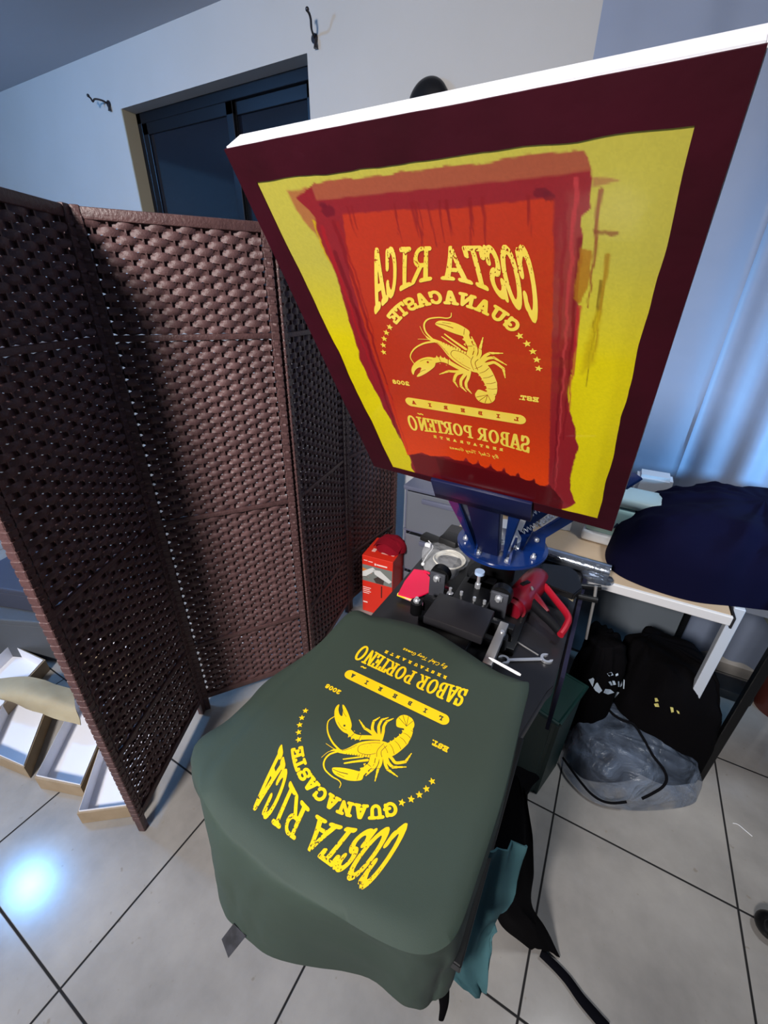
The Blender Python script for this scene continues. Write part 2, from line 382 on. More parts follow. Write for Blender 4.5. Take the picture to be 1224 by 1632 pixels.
# GUANACASTE on the circle
def arc_text(txt, angs, r0, r1, wdeg, ps, pt):
    for ch, a in zip(txt, angs):
        ft = lambda U, V: (np.hypot(U, V + 22) - r0) / (r1 - r0)
        fs = lambda U, V: (np.degrees(np.arctan2(U, V + 22)) - a) / wdeg + 0.5
        cu = 118 * math.sin(R_(a)); cv = -22 + 118 * math.cos(R_(a))
        glyph(ch, fs, ft, (cu - 14, cu + 14, cv - 14, cv + 14), ps, pt)
arc_text('GUANACASTE', [-43.6, -33.6, -23.6, -13.2, -3.2, 6.6, 16.2, 25.4, 34.3, 43.0], 109.3, 126.5, 8.8, 0.135, 0.12)
def star(cx, cy, r, rot):
    return [(cx + (r if k % 2 == 0 else r * .42) * math.sin(R_(rot + 36 * k)), cy + (r if k % 2 == 0 else r * .42) * math.cos(R_(rot + 36 * k))) for k in range(10)]
for (x, y) in ((-90.6, 48.5), (-100, 38.1), (-107.4, 27.3), (-112.9, 15.1), (-115.8, 1.4), (92.4, 46.8), (100.6, 37.0), (107.4, 26.0), (112.5, 14.1), (115.8, 0.8)):
    put_poly(star(x, y, 5.6, math.degrees(math.atan2(x, y + 22))), 0)
# LIBERIA bar
put_stroke([(-92, -100), (92, -100)], 10.3, k=1)
for ch, u in zip('LIBERIA', (-87.8, -59.8, -30.7, -1.8, 28, 56.4, 86.1)):
    glyph(ch, lambda U, V, u=u: (U - u) / 6.5 + .5, lambda U, V: (V + 100) / 8 + .5, (u - 5, u + 5, -106, -94), 0.17, 0.13, True)
# EST. and 2008
for ch, u in zip('EST.', (-114.5, -106, -97.5, -90.5)):
    glyph(ch, lambda U, V, u=u: (U - u) / 8 + .5, lambda U, V: (V + 54) / 8.5 + .5, (u - 5, u + 5, -60, -48), 0.15, 0.14)
for ch, u in zip('2008', (89, 97, 105, 113)):
    glyph(ch, lambda U, V, u=u: (U - u) / 7.6 + .5, lambda U, V: (V + 58) / 8.5 + .5, (u - 5, u + 5, -64, -52), 0.15, 0.14)
# SABOR PORTENO with tilde
sab = [('S', -108, -93), ('A', -94, -76), ('B', -75, -60), ('O', -58.5, -41), ('R', -39, -22), ('P', -13, 2.5), ('O', 4, 21), ('R', 22.5, 39), ('T', 38.5, 53), ('E', 54.5, 68), ('N', 69.5, 87), ('O', 90, 108)]
for ch, a, b in [(c_, a_ * 1.02, b_ * 1.02) for c_, a_, b_ in sab]:
    def ft(U, V): vb = -167.5 - 0.00095 * U * U; return (V - vb) / (-133.5 - vb)
    glyph(ch, lambda U, V: (U - a) / (b - a), ft, (a - 1, b + 1, -182, -130), 2.35 / (b - a), 0.05)
put_stroke([(75, -127.5), (78, -126), (81, -127.5), (84, -126)], 1.4)
for ch, u in zip('RESTAURANTE', (-62.6, -51, -38.5, -27.5, -16, -4, 9, 22, 35, 48, 60.5)):
    glyph(ch, lambda U, V, u=u: (U - u) / 6 + .5, lambda U, V: (V + 182) / 6.8 + .5, (u - 4, u + 4, -187, -177), 0.15, 0.13)
# handwritten line "By Chef Tony Gomez"
SC = {'B': [[(0, 0), (.15, 1), (.5, .85), (.2, .5), (.5, .2), (0, 0)]], 'y': [[(0, .5), (.15, .1), (.4, .5), (.2, -.4), (0, -.3)]],
      'C': [[(.5, .85), (.2, .9), (0, .3), (.3, 0), (.6, .2)]], 'h': [[(.1, 0), (.3, 1), (.2, .4), (.4, .45), (.4, 0)]], 'e': [[(0, .2), (.3, .35), (.15, .5), (.0, .2), (.2, 0), (.4, .15)]],
      'f': [[(.0, -.3), (.2, .9), (.4, .9)], [(0, .45), (.4, .5)]], 'T': [[(.3, 0), (.45, .95)], [(0, .85), (.9, 1)]], 'o': [[(.2, 0), (0, .25), (.2, .5), (.35, .25), (.2, 0)]],
      'n': [[(0, 0), (.1, .5), (.1, .3), (.3, .5), (.35, 0)]], 'G': [[(.6, .8), (.3, .95), (0, .4), (.3, 0), (.55, .4), (.3, .4)]], 'm': [[(0, 0), (.1, .5), (.2, .1), (.3, .5), (.4, .1), (.5, .45), (.55, 0)]], 'z': [[(0, .45), (.35, .45), (.05, 0), (.4, .05)]]}
u = -57
for ch in 'By Chef Tony Gomez':
    if ch == ' ': u += 3.6; continue
    for pl in SC[ch]: put_stroke([(u + x * 9 + y * 1.5, -208.5 + y * 8.5) for x, y in pl], 0.62, k=3)
    u += {'T': 6.5, 'm': 7, 'B': 6.5, 'C': 6.5, 'G': 6.8}.get(ch, 4.9)
# crayfish
put_poly([(29.0, 33.2), (18.5, 21.8), (7.3, 4.0), (-7.8, -8.4), (-25.2, -16.9), (-35.5, -15.8), (-42.1, -3.7), (-37.7, 5.4), (-21.9, 15.3), (-0.4, 23.2), (17.2, 30.5)])
put_stroke([(24, 28.5), (33, 31.5), (38, 36)], 1.6, 0.4)
ab = [(-36, -5.5), (-41.9, -13), (-46.8, -23), (-50.6, -33.7), (-52.0, -44.1), (-50.7, -54), (-44, -62)]
put_stroke(ab[:4], 11.5, 9.5); put_stroke(ab[2:], 9.8, 6.0)
for k in range(7):  # serrated outer edge
    t = k / 6; a = Vector(ab[min(int(t * 5.99), 5)]); b = Vector(ab[min(int(t * 5.99) + 1, 6)]); p = a.lerp(b, t * 5.99 % 1); d = (b - a).normalized(); nn = Vector((d.y, -d.x)); r = 11.5 - 4 * t
    put_poly([tuple(p - nn * (r - 2)), tuple(p - nn * (r + 2.5) + d * 3), tuple(p - nn * (r - 2) + d * 5)], 0)
    put_stroke([tuple(p + nn * (r - 1.5)), tuple(p + nn * 0 + d * 1.4), tuple(p - nn * (r - 2.5))], 0.42, 0.30, cut=True)
put_poly([(-27.2, -56), (-31.8, -49.8), (-41.4, -52), (-54.1, -55.0), (-55.5, -65.9), (-47.2, -75), (-35.4, -76), (-28, -71), (-25.2, -62)])
for q in ((-27, -66), (-31, -73), (-40, -75.5), (-50, -72)): put_stroke([(-45, -58), q], 0.35, 0.45, cut=True)
put_poly([(30, -4), (29.7, -0.3), (39.8, 1.1), (52.6, -3.2), (64.1, -11.5), (72.5, -22.2), (75.3, -31.7), (73.3, -37.5), (69.0, -29), (61.9, -22.0), (56.5, -21.5), (61.1, -30.2), (68, -39.5), (63.7, -39.5), (52.2, -32.2), (40.0, -22.2), (32.9, -14.4)])
put_poly([(45.5, -9), (43, -6.8), (41.5, -9), (43.5, -11)], 3, True)
put_stroke([(50, -24), (58, -28), (63, -33)], 0.35, 0.3, cut=True); put_stroke([(36, -4), (46, -4), (56, -9)], 0.3, 0.3, cut=True)
put_stroke([(31, -4), (22, -1.5), (12.1, -3.5), (-1.3, -11.0), (-15.8, -17.9)], 4.6, 3.2)
for x, y in ((27, 2.5), (21, 3.2), (15, 1.5), (8, -1.5), (24, -6.5), (14, -8)): put_poly([(x - 2.2, y - 2), (x, y + 3 * (1 if y > -5 else -1)), (x + 2.2, y - 2)], 0)
put_stroke([(24, 2), (22, -5)], 0.4, cut=True); put_stroke([(10, 0), (11, -8)], 0.4, cut=True)
put_stroke([(-23.5, 14.8), (-26, 24), (-23.3, 33), (-21, 43.1)], 4.0, 4.4)
for x, y in ((-28, 20), (-30, 28), (-27, 36), (-19, 28), (-18, 36)): put_poly([(x, y - 2), (x + (3 if x > -23 else -3), y + 1), (x, y + 3)], 0)
put_stroke([(-28, 27), (-20, 26)], 0.4, cut=True)
put_poly([(20.5, 57.2), (15.6, 53.2), (3.9, 47.8), (-11.3, 43.0), (-22.7, 41.3), (-26.5, 48.9), (-20.5, 54.9), (-8.9, 60.5), (4.8, 62.8), (15.0, 62.2)])
put_stroke([(19, 58), (8, 56.5), (-4, 53)], 0.35, 0.6, cut=True); put_stroke([(-18, 44), (-20, 53)], 0.35, cut=True); put_stroke([(10, 60), (-2, 59)], 0.3, cut=True)
for l in (((-9.4, -18), (1, -20.5), (12.4, -21.3), (27.8, -29.5)), ((-12.4, -19), (-2, -24), (2.6, -29.4), (6.0, -39.4), (1.1, -50.5)),
          ((-15.7, -20), (-9, -30), (-5.3, -37), (-4.3, -48.1), (-11.6, -57.3)), ((-20.3, -18), (-17, -30), (-13.0, -39.7), (-12.8, -49.9), (-19.8, -59.8)),
          ((-42, -2), (-50, 1), (-58.1, 3.4), (-69.5, -5.0), (-71.8, -21)), ((-40, 2.0), (-48, 9), (-56.8, 11.7), (-73.9, 1.5)),
          ((-38, 3.7), (-45, 13), (-51.6, 18.3), (-69.2, 20.2)), ((-34, 7.1), (-38.0, 15), (-38.8, 24), (-43.8, 41.8)), ((-30, 10.3), (-33, 20), (-32.3, 28.5), (-28.5, 41.7))):
    put_stroke(l[:-1], 2.6, 2.1); put_stroke(l[-2:], 2.1, 0.5, k=3)
    put_stroke([(l[-2][0] - 2, l[-2][1] - 1.2), (l[-2][0] + 2, l[-2][1] + 1.2)], 0.3, cut=True)
put_stroke([(9, 42.4), (-2.0, 33.4), (-18.6, 21)], 1.0, 2.0); put_stroke([(14, 38), (2, 29), (-10, 20)], 0.8, 1.4)
put_stroke([(27, 31), (36.4, 42.5), (37.0, 55.2), (29.1, 63.9), (13.9, 67.2), (2.8, 66.9), (-3.1, 69.3), (-4.6, 74.8)], 1.5, 0.5)
put_stroke([(27, 29), (43.9, 24), (60.8, 13.1), (70.8, -1.9), (67.4, -14.2)], 1.6, 0.6)
put_stroke([(44.1, 52.0), (39.7, 39), (29.5, 31.4)], 0.35, 0.5); put_stroke([(51.4, 30.7), (40, 31.5), (32, 31.5)], 0.35, 0.5)
put_stroke([(-33, -13), (-30, -1), (-35, 6)], 0.45, cut=True); put_stroke([(-27, -14), (-24, 0), (-28, 10)], 0.4, cut=True)
put_stroke([(-22, -12), (-8, -4), (4, 8), (0, 17), (-14, 14), (-24, 6)], 0.38, cut=True)
put_stroke([(8, 9), (16, 21), (23, 28)], 0.35, cut=True)
for k in range(10): x = -18 + k * 3.6; put_stroke([(x, 12.3 + k * 1.75), (x - 1.1, 15.8 + k * 1.75)], 0.38, cut=True)
for x, y in ((-12, -2), (-8, 3), (-14, 5), (-4, 4), (-9, -3), (12, 18), (9, 14)): put_poly([(x, y), (x + .9, y), (x + .9, y + .9), (x, y + .9)], 0, True)

def march(F, seed_skip=0):
    ins = F > 0; vs = []; fs = []
    cell = ins[:-1, :-1].astype(int) + ins[:-1, 1:] + ins[1:, :-1] + ins[1:, 1:]
    full = cell == 4
    for i in range(full.shape[0]):
        row = full[i]; d = np.diff(np.concatenate(([0], row.astype(int), [0]))); st = np.where(d == 1)[0]; en = np.where(d == -1)[0]
        for a, b in zip(st, en):
            k = len(vs); vs += [(a, i), (b, i), (b, i + 1), (a, i + 1)]; fs.append((k, k + 1, k + 2, k + 3))
    ii, jj = np.where((cell > 0) & (cell < 4))
    for i, j in zip(ii.tolist(), jj.tolist()):
        q = ((j, i), (j + 1, i), (j + 1, i + 1), (j, i + 1)); g = [F[y, x] for x, y in q]; pts = []
        for a in range(4):
            b = (a + 1) % 4
            if g[a] > 0: pts.append(q[a])
            if (g[a] > 0) != (g[b] > 0):
                t = g[a] / (g[a] - g[b]); pts.append((q[a][0] + (q[b][0] - q[a][0]) * t, q[a][1] + (q[b][1] - q[a][1]) * t))
        if len(pts) >= 3: k = len(vs); vs += pts; fs.append(tuple(range(k, k + len(pts))))
    return [(U0 + x * ST, V0 + y * ST) for x, y in vs], fs
ART_V, ART_F = march(FLD)

# ------------------------------------------------------------------ screen (silk screen) raised on its hinge
ZP = 0.90
HC = Vector((-0.026 * -0 + 0.026, 0.984, 0.941)); PHI, TH = -0.026, 5.318
AX = Vector((math.cos(PHI), math.sin(PHI), 0))
ROT = Matrix.Translation(HC) @ Matrix.Rotation(TH, 4, AX) @ Matrix.Translation(-HC)
def lowered(bm):
    for v in bm.verts: v.co = ROT @ v.co
    return bm
OUT = [(-.467, .083), (.021, .075), (.047, .711), (-.461, .687)]
INN = [(-.440, .117), (-.006, .112), (.017, .679), (-.407, .671)]
M_tape = mat('maroon_frame_tape', (58, 4, 22), 0.6, noise=(9, (42, 2, 12), 0.25), bump=(25, 0.35, 0.004), spec=0.2)
M_white = mat('white_frame_paint', (222, 222, 226), 0.45, bump=(60, 0.2, 0.002))
base_fr = tuple(ROT @ Vector((-.21, .69, ZP)))
scr = thing('silk_screen', 'raised screen-printing screen with maroon-taped border, yellow emulsion and a mirrored red-inked stencil', 'printing screen', base_fr)
def ringframe(o, i, z0, z1, bev=0.0):
    bm = BM(); A = [bm.verts.new((x, y, z0)) for x, y in o]; B = [bm.verts.new((x, y, z0)) for x, y in i]
    A2 = [bm.verts.new((x, y, z1)) for x, y in o]; B2 = [bm.verts.new((x, y, z1)) for x, y in i]
    for k in range(4):
        l = (k + 1) % 4
        bm.faces.new((A[k], A[l], B[l], B[k])); bm.faces.new((A2[k], B2[k], B2[l], A2[l])); bm.faces.new((A[k], A2[k], A2[l], A[l])); bm.faces.new((B[k], B[l], B2[l], B2[k]))
    bmesh.ops.recalc_face_normals(bm, faces=bm.faces)
    if bev: bmesh.ops.bevel(bm, geom=list(bm.edges), offset=bev, segments=2, affect='EDGES')
    return bm
def off(poly, d):
    cx = sum(p[0] for p in poly) / 4; cy = sum(p[1] for p in poly) / 4
    return [(x + math.copysign(d, x - cx), y + math.copysign(d, y - cy)) for x, y in poly]
obj('frame', lowered(ringframe(off(OUT, -.0008), off(INN, .002), ZP + .0015, ZP + .034, .002)), M_white, scr, True, label='white painted wooden side of the frame')
# tape border with a slightly ragged inner edge, 1 mm thick, following the wood
def tape():
    vs = []; n = 60; fs = []
    def edge(poly, jit, s):
        out = []
        for k in range(4):
            a = poly[k]; b = poly[(k + 1) % 4]
            for q in range(n):
                t = q / n; x = a[0] + (b[0] - a[0]) * t; y = a[1] + (b[1] - a[1]) * t; f = (float(fbm(t * 9 + k * 7, s, 3, 3)) - .5) * jit * min(1, 6 * min(t, 1 - t))
                nx, ny = -(b[1] - a[1]), (b[0] - a[0]); L = math.hypot(nx, ny); out.append((x + nx / L * f, y + ny / L * f))
        return out
    o = edge(OUT, .0012, 1); i = edge(INN, .006, 2); N = 4 * n
    for z in (ZP - .0006, ZP + .0016):
        vs += [ROT @ Vector((x, y, z)) for x, y in o] + [ROT @ Vector((x, y, z)) for x, y in i]
    for k in range(N):
        l = (k + 1) % N
        fs += [(k, N + k, N + l, l), (2 * N + k, 2 * N + l, 3 * N + l, 3 * N + k), (k, l, 2 * N + l, 2 * N + k), (N + k, 3 * N + k, 3 * N + l, N + l)]
    return [tuple(v) for v in vs], fs
obj('border_tape', tape(), M_tape, scr)
# mesh with emulsion and ink stains as vertex colours (real stains, plus a painted light fade)
def bil(q, s, t):
    return ((1 - s) * (1 - t) * q[0][0] + s * (1 - t) * q[1][0] + s * t * q[2][0] + (1 - s) * t * q[3][0], (1 - s) * (1 - t) * q[0][1] + s * (1 - t) * q[1][1] + s * t * q[2][1] + (1 - s) * t * q[3][1])
nx, ny = 300, 380
S, T = np.meshgrid(np.linspace(0, 1, nx), np.linspace(0, 1, ny)); MQ = off(INN, .004)
X, Y = bil(MQ, S, T); Xm, Ym = X * 1000, Y * 1000
def region(poly, amp, fr, s, soft=1.2):
    d = poly_field(Xm, Ym, poly) + (fbm(Xm / fr, Ym / fr, s, 4) - .5) * 2 * amp
    return np.clip(d / soft + .5, 0, 1)[..., None]
def lin(c): return np.array(sl(c)[:3])
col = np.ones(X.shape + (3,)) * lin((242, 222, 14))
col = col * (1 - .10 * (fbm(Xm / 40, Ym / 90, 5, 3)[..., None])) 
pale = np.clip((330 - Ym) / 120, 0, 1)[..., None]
col = col * (1 - .75 * pale) + lin((186, 178, 84)) * (.75 * pale)            # washed-out gloss reflection on the upper half, painted into the colour
S1 = [(-359, 124), (-208, 122), (-115, 120), (-80, 120), (-76, 125), (-72, 143), (-69, 164), (-76, 170), (-71, 192), (-73, 201), (-67, 255), (-62, 310), (-65, 346), (-64, 386), (-54, 429), (-38, 491), (-43, 531), (-37, 605), (-24, 645), (-40, 672), (-63, 690), (-348, 690), (-358, 660), (-353, 624), (-367, 508), (-382, 434), (-385, 369), (-377, 271), (-374, 232), (-377, 199), (-378, 171), (-374, 158), (-389, 137)]
S2 = [(-334, 157), (-257, 155), (-214, 158), (-148, 155), (-101, 153), (-95, 238), (-88, 360), (-74, 612), (-88, 615), (-97, 611), (-99, 596), (-104, 606), (-114, 609), (-124, 604), (-128, 588), (-132, 601), (-142, 605), (-150, 598), (-153, 582), (-158, 596), (-167, 600), (-175, 594), (-178, 578), (-182, 592), (-190, 598), (-199, 593), (-202, 577), (-206, 590), (-214, 595), (-222, 589), (-226, 578), (-232, 590), (-251, 594), (-262, 586), (-303, 598), (-320, 592), (-342, 606), (-357, 612), (-357, 480), (-357, 339), (-352, 231)]
def over(m, c, a=1.0):
    global col
    col = col * (1 - m * a) + (c if isinstance(c, np.ndarray) else lin(c)) * m * a
m1 = region(S1, 4.0, 26, 21)
m1h = region([(x, y) for x, y in S1], 2, 9, 22, 3)
over(region([(-402, 128), (-372, 128), (-366, 190), (-378, 184), (-394, 160)], 3, 14, 31, 3), (176, 92, 60), .85)
over(region([(-380, 160), (-370, 165), (-366, 205), (-374, 222), (-380, 200)], 2, 8, 32), (206, 168, 20))
over(m1, (150, 32, 40))
top = region([(-364, 118), (-70, 112), (-66, 135), (-110, 136), (-148, 137), (-211, 138), (-364, 141)], 1.5, 18, 23, 2); over(top * m1, (170, 86, 58))
over(region([(-60, 100), (-68, 150), (-90, 150), (-100, 300), (-60, 300)], 4, 14, 25, 8) * m1, (160, 66, 62), .55)
m2 = region(S2, 1.2, 6, 24, 1.4); over(m2, (196, 54, 26))
lit_low = np.clip((Ym - 430) / 170, 0, 1)[..., None] * m2; over(lit_low, (250, 74, 14), .85)  # lower ink brightened in colour where the reflected veil fades
# drips and streaks of dried ink
rs = np.random.RandomState(3)
def streak(x0, y0, x1, y1, wd, c, a=.8):
    d = seg_field(Xm + (vnoise(Ym / 14, Ym * 0 + x0) - .5) * 3, Ym, [(x0, y0), (x1, y1)]); t = np.clip((Ym - min(y0, y1)) / (abs(y1 - y0) + 1e-6), 0, 1)
    over((np.clip((wd * (1 - .75 * t) - d) / .9 + .5, 0, 1))[..., None], c, a)
for k in range(16):
    x = -330 + rs.rand() * 230; streak(x, 150, x + rs.rand() * 4 - 2, 172 + rs.rand() * 38, .9 + rs.rand() * 1.6, (142, 22, 28), .75)
for x, y0, y1, wd, c in ((-349, 165, 480, 3.0, (138, 16, 26)), (-343, 165, 330, 2.0, (160, 26, 26)), (-362, 200, 560, 3.4, (120, 12, 26)), (-369, 170, 420, 3.0, (176, 24, 34)), (-90, 160, 620, 2.2, (150, 28, 40)), (-83, 140, 640, 2.0, (196, 62, 66)),
                         (-74, 190, 480, 2.6, (128, 12, 30)), (-78, 330, 600, 2.4, (120, 10, 30)), (-67, 260, 420, 2.6, (190, 40, 48)), (-352, 420, 600, 2.6, (206, 44, 24)), (-48, 205, 330, 2.4, (168, 120, 22)), (-50, 230, 370, 1.4, (120, 84, 18)), (-62, 150, 260, 2.2, (140, 30, 34))):
    streak(x, y0, x + (y1 - y0) * .045 * (1 if x > -200 else -.03), y1, wd, c)
over(region([(-73, 198), (-62, 200), (-60, 235), (-66, 256), (-73, 250)], 1.5, 7, 41), (176, 112, 26), .85)
over(region([(-49, 262), (-44, 262), (-40, 330), (-52, 350), (-54, 320)], 3, 12, 42, 6), (204, 176, 14), .8)
over(region([(-64, 181), (-42, 184), (-42, 187), (-64, 186)], 1.5, 6, 43), (140, 74, 30), .85)
over(region([(-70, 140), (-50, 143), (-70, 147)], 1.5, 6, 44), (168, 92, 66), .7)
# thick dark ink pooled below the print and tape shadow-free dark band
band = region([(-350, 612), (-342, 600), (-200, 588), (-90, 596), (-72, 606), (-44, 650), (-44, 690), (-350, 690)], 3, 10, 45) * (1 - m2)
over(band, (112, 14, 22)); over(region([(-290, 600), (-50, 606), (-50, 690), (-290, 690)], 1, 20, 46, 3) * band, (84, 4, 14), .8)
for x, y, r in ((-112, 149, 5), (-106, 152, 4), (-352, 152, 7), (-74, 612, 4), (-60, 648, 3), (-356, 146, 4)):
    over(region([(x + r * math.cos(a * 1.05) * 1.5, y + r * math.sin(a * 1.05)) for a in range(6)], 2, 4, 50 + r), (110, 12, 34), .8)
col = np.clip(col * (.94 + .12 * vnoise(Xm / 1.7, Ym / 1.7, 9)[..., None]), 0, 1)
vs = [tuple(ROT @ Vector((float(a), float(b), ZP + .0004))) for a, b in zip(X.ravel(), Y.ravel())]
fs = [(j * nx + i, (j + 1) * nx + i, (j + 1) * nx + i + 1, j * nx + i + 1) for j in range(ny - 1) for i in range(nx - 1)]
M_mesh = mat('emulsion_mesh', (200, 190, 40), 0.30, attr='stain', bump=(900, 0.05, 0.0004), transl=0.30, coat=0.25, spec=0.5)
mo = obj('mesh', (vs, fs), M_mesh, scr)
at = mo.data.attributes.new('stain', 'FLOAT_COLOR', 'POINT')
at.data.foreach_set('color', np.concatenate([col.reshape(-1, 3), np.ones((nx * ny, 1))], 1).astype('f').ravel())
fsrc = [(-.22 - a / 1000, .35 - b / 1000) for a, b in ART_V]
M_sten = mat('stencil_yellow', (240, 214, 96), 0.5, noise=(18, (228, 196, 50), 0.3))
obj('stencil_print', ([tuple(ROT @ Vector((x, y, ZP - .0003))) for x, y in fsrc], ART_F), M_sten, scr, label='mirrored yellow lettering and crayfish showing through the stencil')

# ------------------------------------------------------------------ t-shirt on the platen
shirt = thing('t_shirt', 'dark green t-shirt stretched over the platen, yellow crayfish print facing away from the camera', 't-shirt', (-.215, .4, ZP - .006))
prs = [((-.411, .606), (-.414, .608, .880)), ((-.413, .50), (-.420, .50, .862)), ((-.413, .40), (430, 1085, .845)), ((-.413, .33), (393, 1127, .82)), ((-.412, .275), (350, 1172, .78)), ((-.409, .235), (317, 1200, .74)),
       ((-.402, .20), (311, 1240, .70)), ((-.388, .180), (317, 1290, .675)), ((-.37, .170), (341, 1330, .66)), ((-.34, .164), (349, 1400, .65)), ((-.30, .160), (357, 1462, .65)), ((-.25, .159), (377, 1493, .65)),
       ((-.21, .159), (420, 1513, .655)), ((-.15, .162), (500, 1537, .655)), ((-.09, .168), (600, 1572, .65)), ((-.05, .178), (650, 1598, .64)), ((-.027, .195), (688, 1605, .64)), ((-.016, .22), (703, 1586, .655)),
       ((-.012, .28), (-.010, .27, .70)), ((-.010, .38), (-.010, .38, .77)), ((-.014, .51), (-.016, .51, .83)), ((-.018, .598), (-.02, .60, .865)), ((-.035, .603), (-.035, .605, .875)), ((-.082, .602), (-.082, .604, .88)),
       ((-.152, .622), (-.152, .624, .882)), ((-.228, .640), (-.228, .643, .885)), ((-.299, .634), (-.299, .637, .884)), ((-.36, .617), (-.36, .62, .882))]
E_ = catmull([(a[0], a[1], ZP) for a, b in prs], 7, True)
H_ = catmull([(P(*b) if b[0] > 5 else Vector(b)) for a, b in prs], 7, True)
n = len(E_); vs = []; fs = []; cen = Vector((-.215, .40, ZP)); TR = 40; SR = 22
for j in range(TR):
    s = j / TR
    for i in range(n):
        e = E_[i]; p = cen.lerp(e, (s + .02) / 1.02 * .985)
        d = (e - p).length; p.z = ZP - .009 * max(0, 1 - d / .032) ** 2
        vs.append(tuple(p))
for j in range(SR + 1):
    t = j / SR
    for i in range(n):
        e = E_[i] - Vector((0, 0, .0085)); hh = H_[i]; o = Vector((hh.x - e.x, hh.y - e.y, 0)); D = hh - e
        ctrl = e + Vector((o.x * .55, o.y * .55, -.004)) + (Vector((e.x - cen.x, e.y - cen.y, 0)).normalized() * .006)
        p = e * (1 - t) ** 2 + ctrl * 2 * t * (1 - t) + hh * t * t
        a = i / n * 2 * math.pi; dep = min(1, abs(D.z) / .2) * t
        nn = Vector((e.x - cen.x, e.y - cen.y, 0)).normalized()
        p += nn * (math.sin(i * .33 + 2 * math.sin(i * .05)) * .006 + (float(fbm(i * .11, t * 2.5, 4, 3)) - .5) * .020) * dep
        vs.append(tuple(p))
N2 = TR + SR + 1
for j in range(N2 - 1):
    for i in range(n): a = j * n + i; b = j * n + (i + 1) % n; fs.append((a, a + n, b + n, b))
fs.append(tuple(range(n)))
# inner face of the hem (cloth thickness)
base = len(vs); L0 = (N2 - 1) * n
for i in range(n):
    v = Vector(vs[L0 + i]); c = Vector((cen.x, cen.y, v.z)); vs.append(tuple(v + (c - v).normalized() * .004))
for i in range(n):
    v = Vector(vs[L0 + i - 4 * n]); c = Vector((cen.x, cen.y, v.z)); vs.append(tuple(v + (c - v).normalized() * .006))
for i in range(n): k = (i + 1) % n; fs.append((L0 + i, base + i, base + k, L0 + k)); fs.append((base + i, base + n + i, base + n + k, base + k))
M_green = mat('dark_green_cotton', (44, 57, 49), 0.75, noise=(4, (49, 63, 54), 0.25), bump=(700, 0.25, 0.0006), spec=0.45)
obj('body', (vs, fs), M_green, shirt, 60)
M_ink = mat('yellow_plastisol', (255, 212, 8), 0.5, noise=(14, (252, 200, 18), 0.2))
obj('print', ([(x, y, ZP + .0006) for x, y in fsrc], ART_F), M_ink, shirt, label='yellow chest print reading COSTA RICA GUANACASTE around a crayfish')
a, b, c, d = P(388, 1487, .66), P(362, 1470, .66), P(350, 1500, .63), P(362, 1527, .60)
obj('hem_label', sheet([[P(372, 1472, .665), P(392, 1492, .665)], [P(353, 1497, .64), P(364, 1527, .625)]], 3, thick=.0015), mat('black_label', (26, 26, 30), .6, noise=(60, (46, 46, 52), .1)), shirt, label='black woven label')
# inner layer hanging under the right side
obj('lower_layer', sheet([[P(772, 1362, .82), P(800, 1352, .80), P(838, 1345, .78)], [P(738, 1450, .70), P(772, 1450, .68), P(815, 1432, .68)], [P(716, 1530, .60), P(752, 1530, .57), P(790, 1470, .62)], [P(722, 1560, .56), P(770, 1588, .50), P(782, 1500, .60)]], 6, .012, 9, 3),
    mat('teal_cotton_inside', (58, 92, 98), 0.9, spec=.2, bump=(500, .2, .0006)), shirt, 60, label='paler teal inside of the shirt')

# ------------------------------------------------------------------ press stand (black table)
TZ = 0.75
M_blk = mat('black_laminate', (30, 29, 32), 0.35, noise=(7, (38, 37, 40), .2))
M_blkm = mat('black_metal', (17, 17, 19), 0.38, 0.4)
tb = thing('press_table', 'black work table under the screen-printing press, tools lying on its top', 'table', (-.21, 1.05, 0))
bm = BM(); prism(bm, [(-.452, .50), (-.03, .50), (.018, .735), (.028, .76), (.036, 1.36), (-.446, 1.36)], TZ - .03, TZ, bev=.003); obj('table_top', bm, M_blk, tb, True)
for x, y in ((-.42, .62), (-.04, .62), (-.42, 1.3), (0, 1.3)):
    bm = BM(); box(bm, (x - .018, y - .018, 0), (x + .018, y + .018, TZ - .03), .003); obj('leg', bm, M_blkm, tb)

# ------------------------------------------------------------------ screen printing press
M_blue = mat('blue_enamel', (14, 44, 104), 0.22, coat=.5)
M_dblue = mat('dark_blue_enamel', (18, 24, 62), 0.35)
M_chr = mat('chrome', (232, 234, 238), 0.34, 0.75)
M_steel = mat('brushed_steel', (178, 176, 174), 0.42, 0.7)
hubx, huby = -.192, 1.058
pr = thing('printing_press', 'tabletop screen-printing press with blue round hub, blue arms and black platen arm', 'printing press', (hubx, huby, TZ))
bm = BM(); box(bm, (-.33, .80, TZ + .001), (-.075, 1.22, TZ + .022), .003); obj('base_plate', bm, M_blkm, pr, True)
bm = BM(); cyl(bm, (hubx, huby, TZ + .02), (hubx, huby, .895), .05, n=32); cyl(bm, (hubx, huby, TZ + .02), (hubx, huby, TZ + .04), .085, n=32); obj('column', bm, M_blkm, pr, True)
bm = BM(); cyl(bm, (hubx, huby, .893), (hubx, huby, .905), .126, n=72)
bmesh.ops.bevel(bm, geom=[e for e in bm.edges if abs((e.verts[0].co - e.verts[1].co).z) < 1e-5 and len(e.link_faces) == 2 and e.calc_face_angle(0) > .5], offset=.003, segments=2, affect='EDGES')
obj('hub_disc', bm, M_blue, pr, True)
bm = BM(); cyl(bm, (hubx, huby, .905), (hubx, huby, .925), .05, n=32); cyl(bm, (hubx, huby, .925), (hubx, huby, .965), .028, n=24); obj('bearing', bm, M_chr, pr, True)
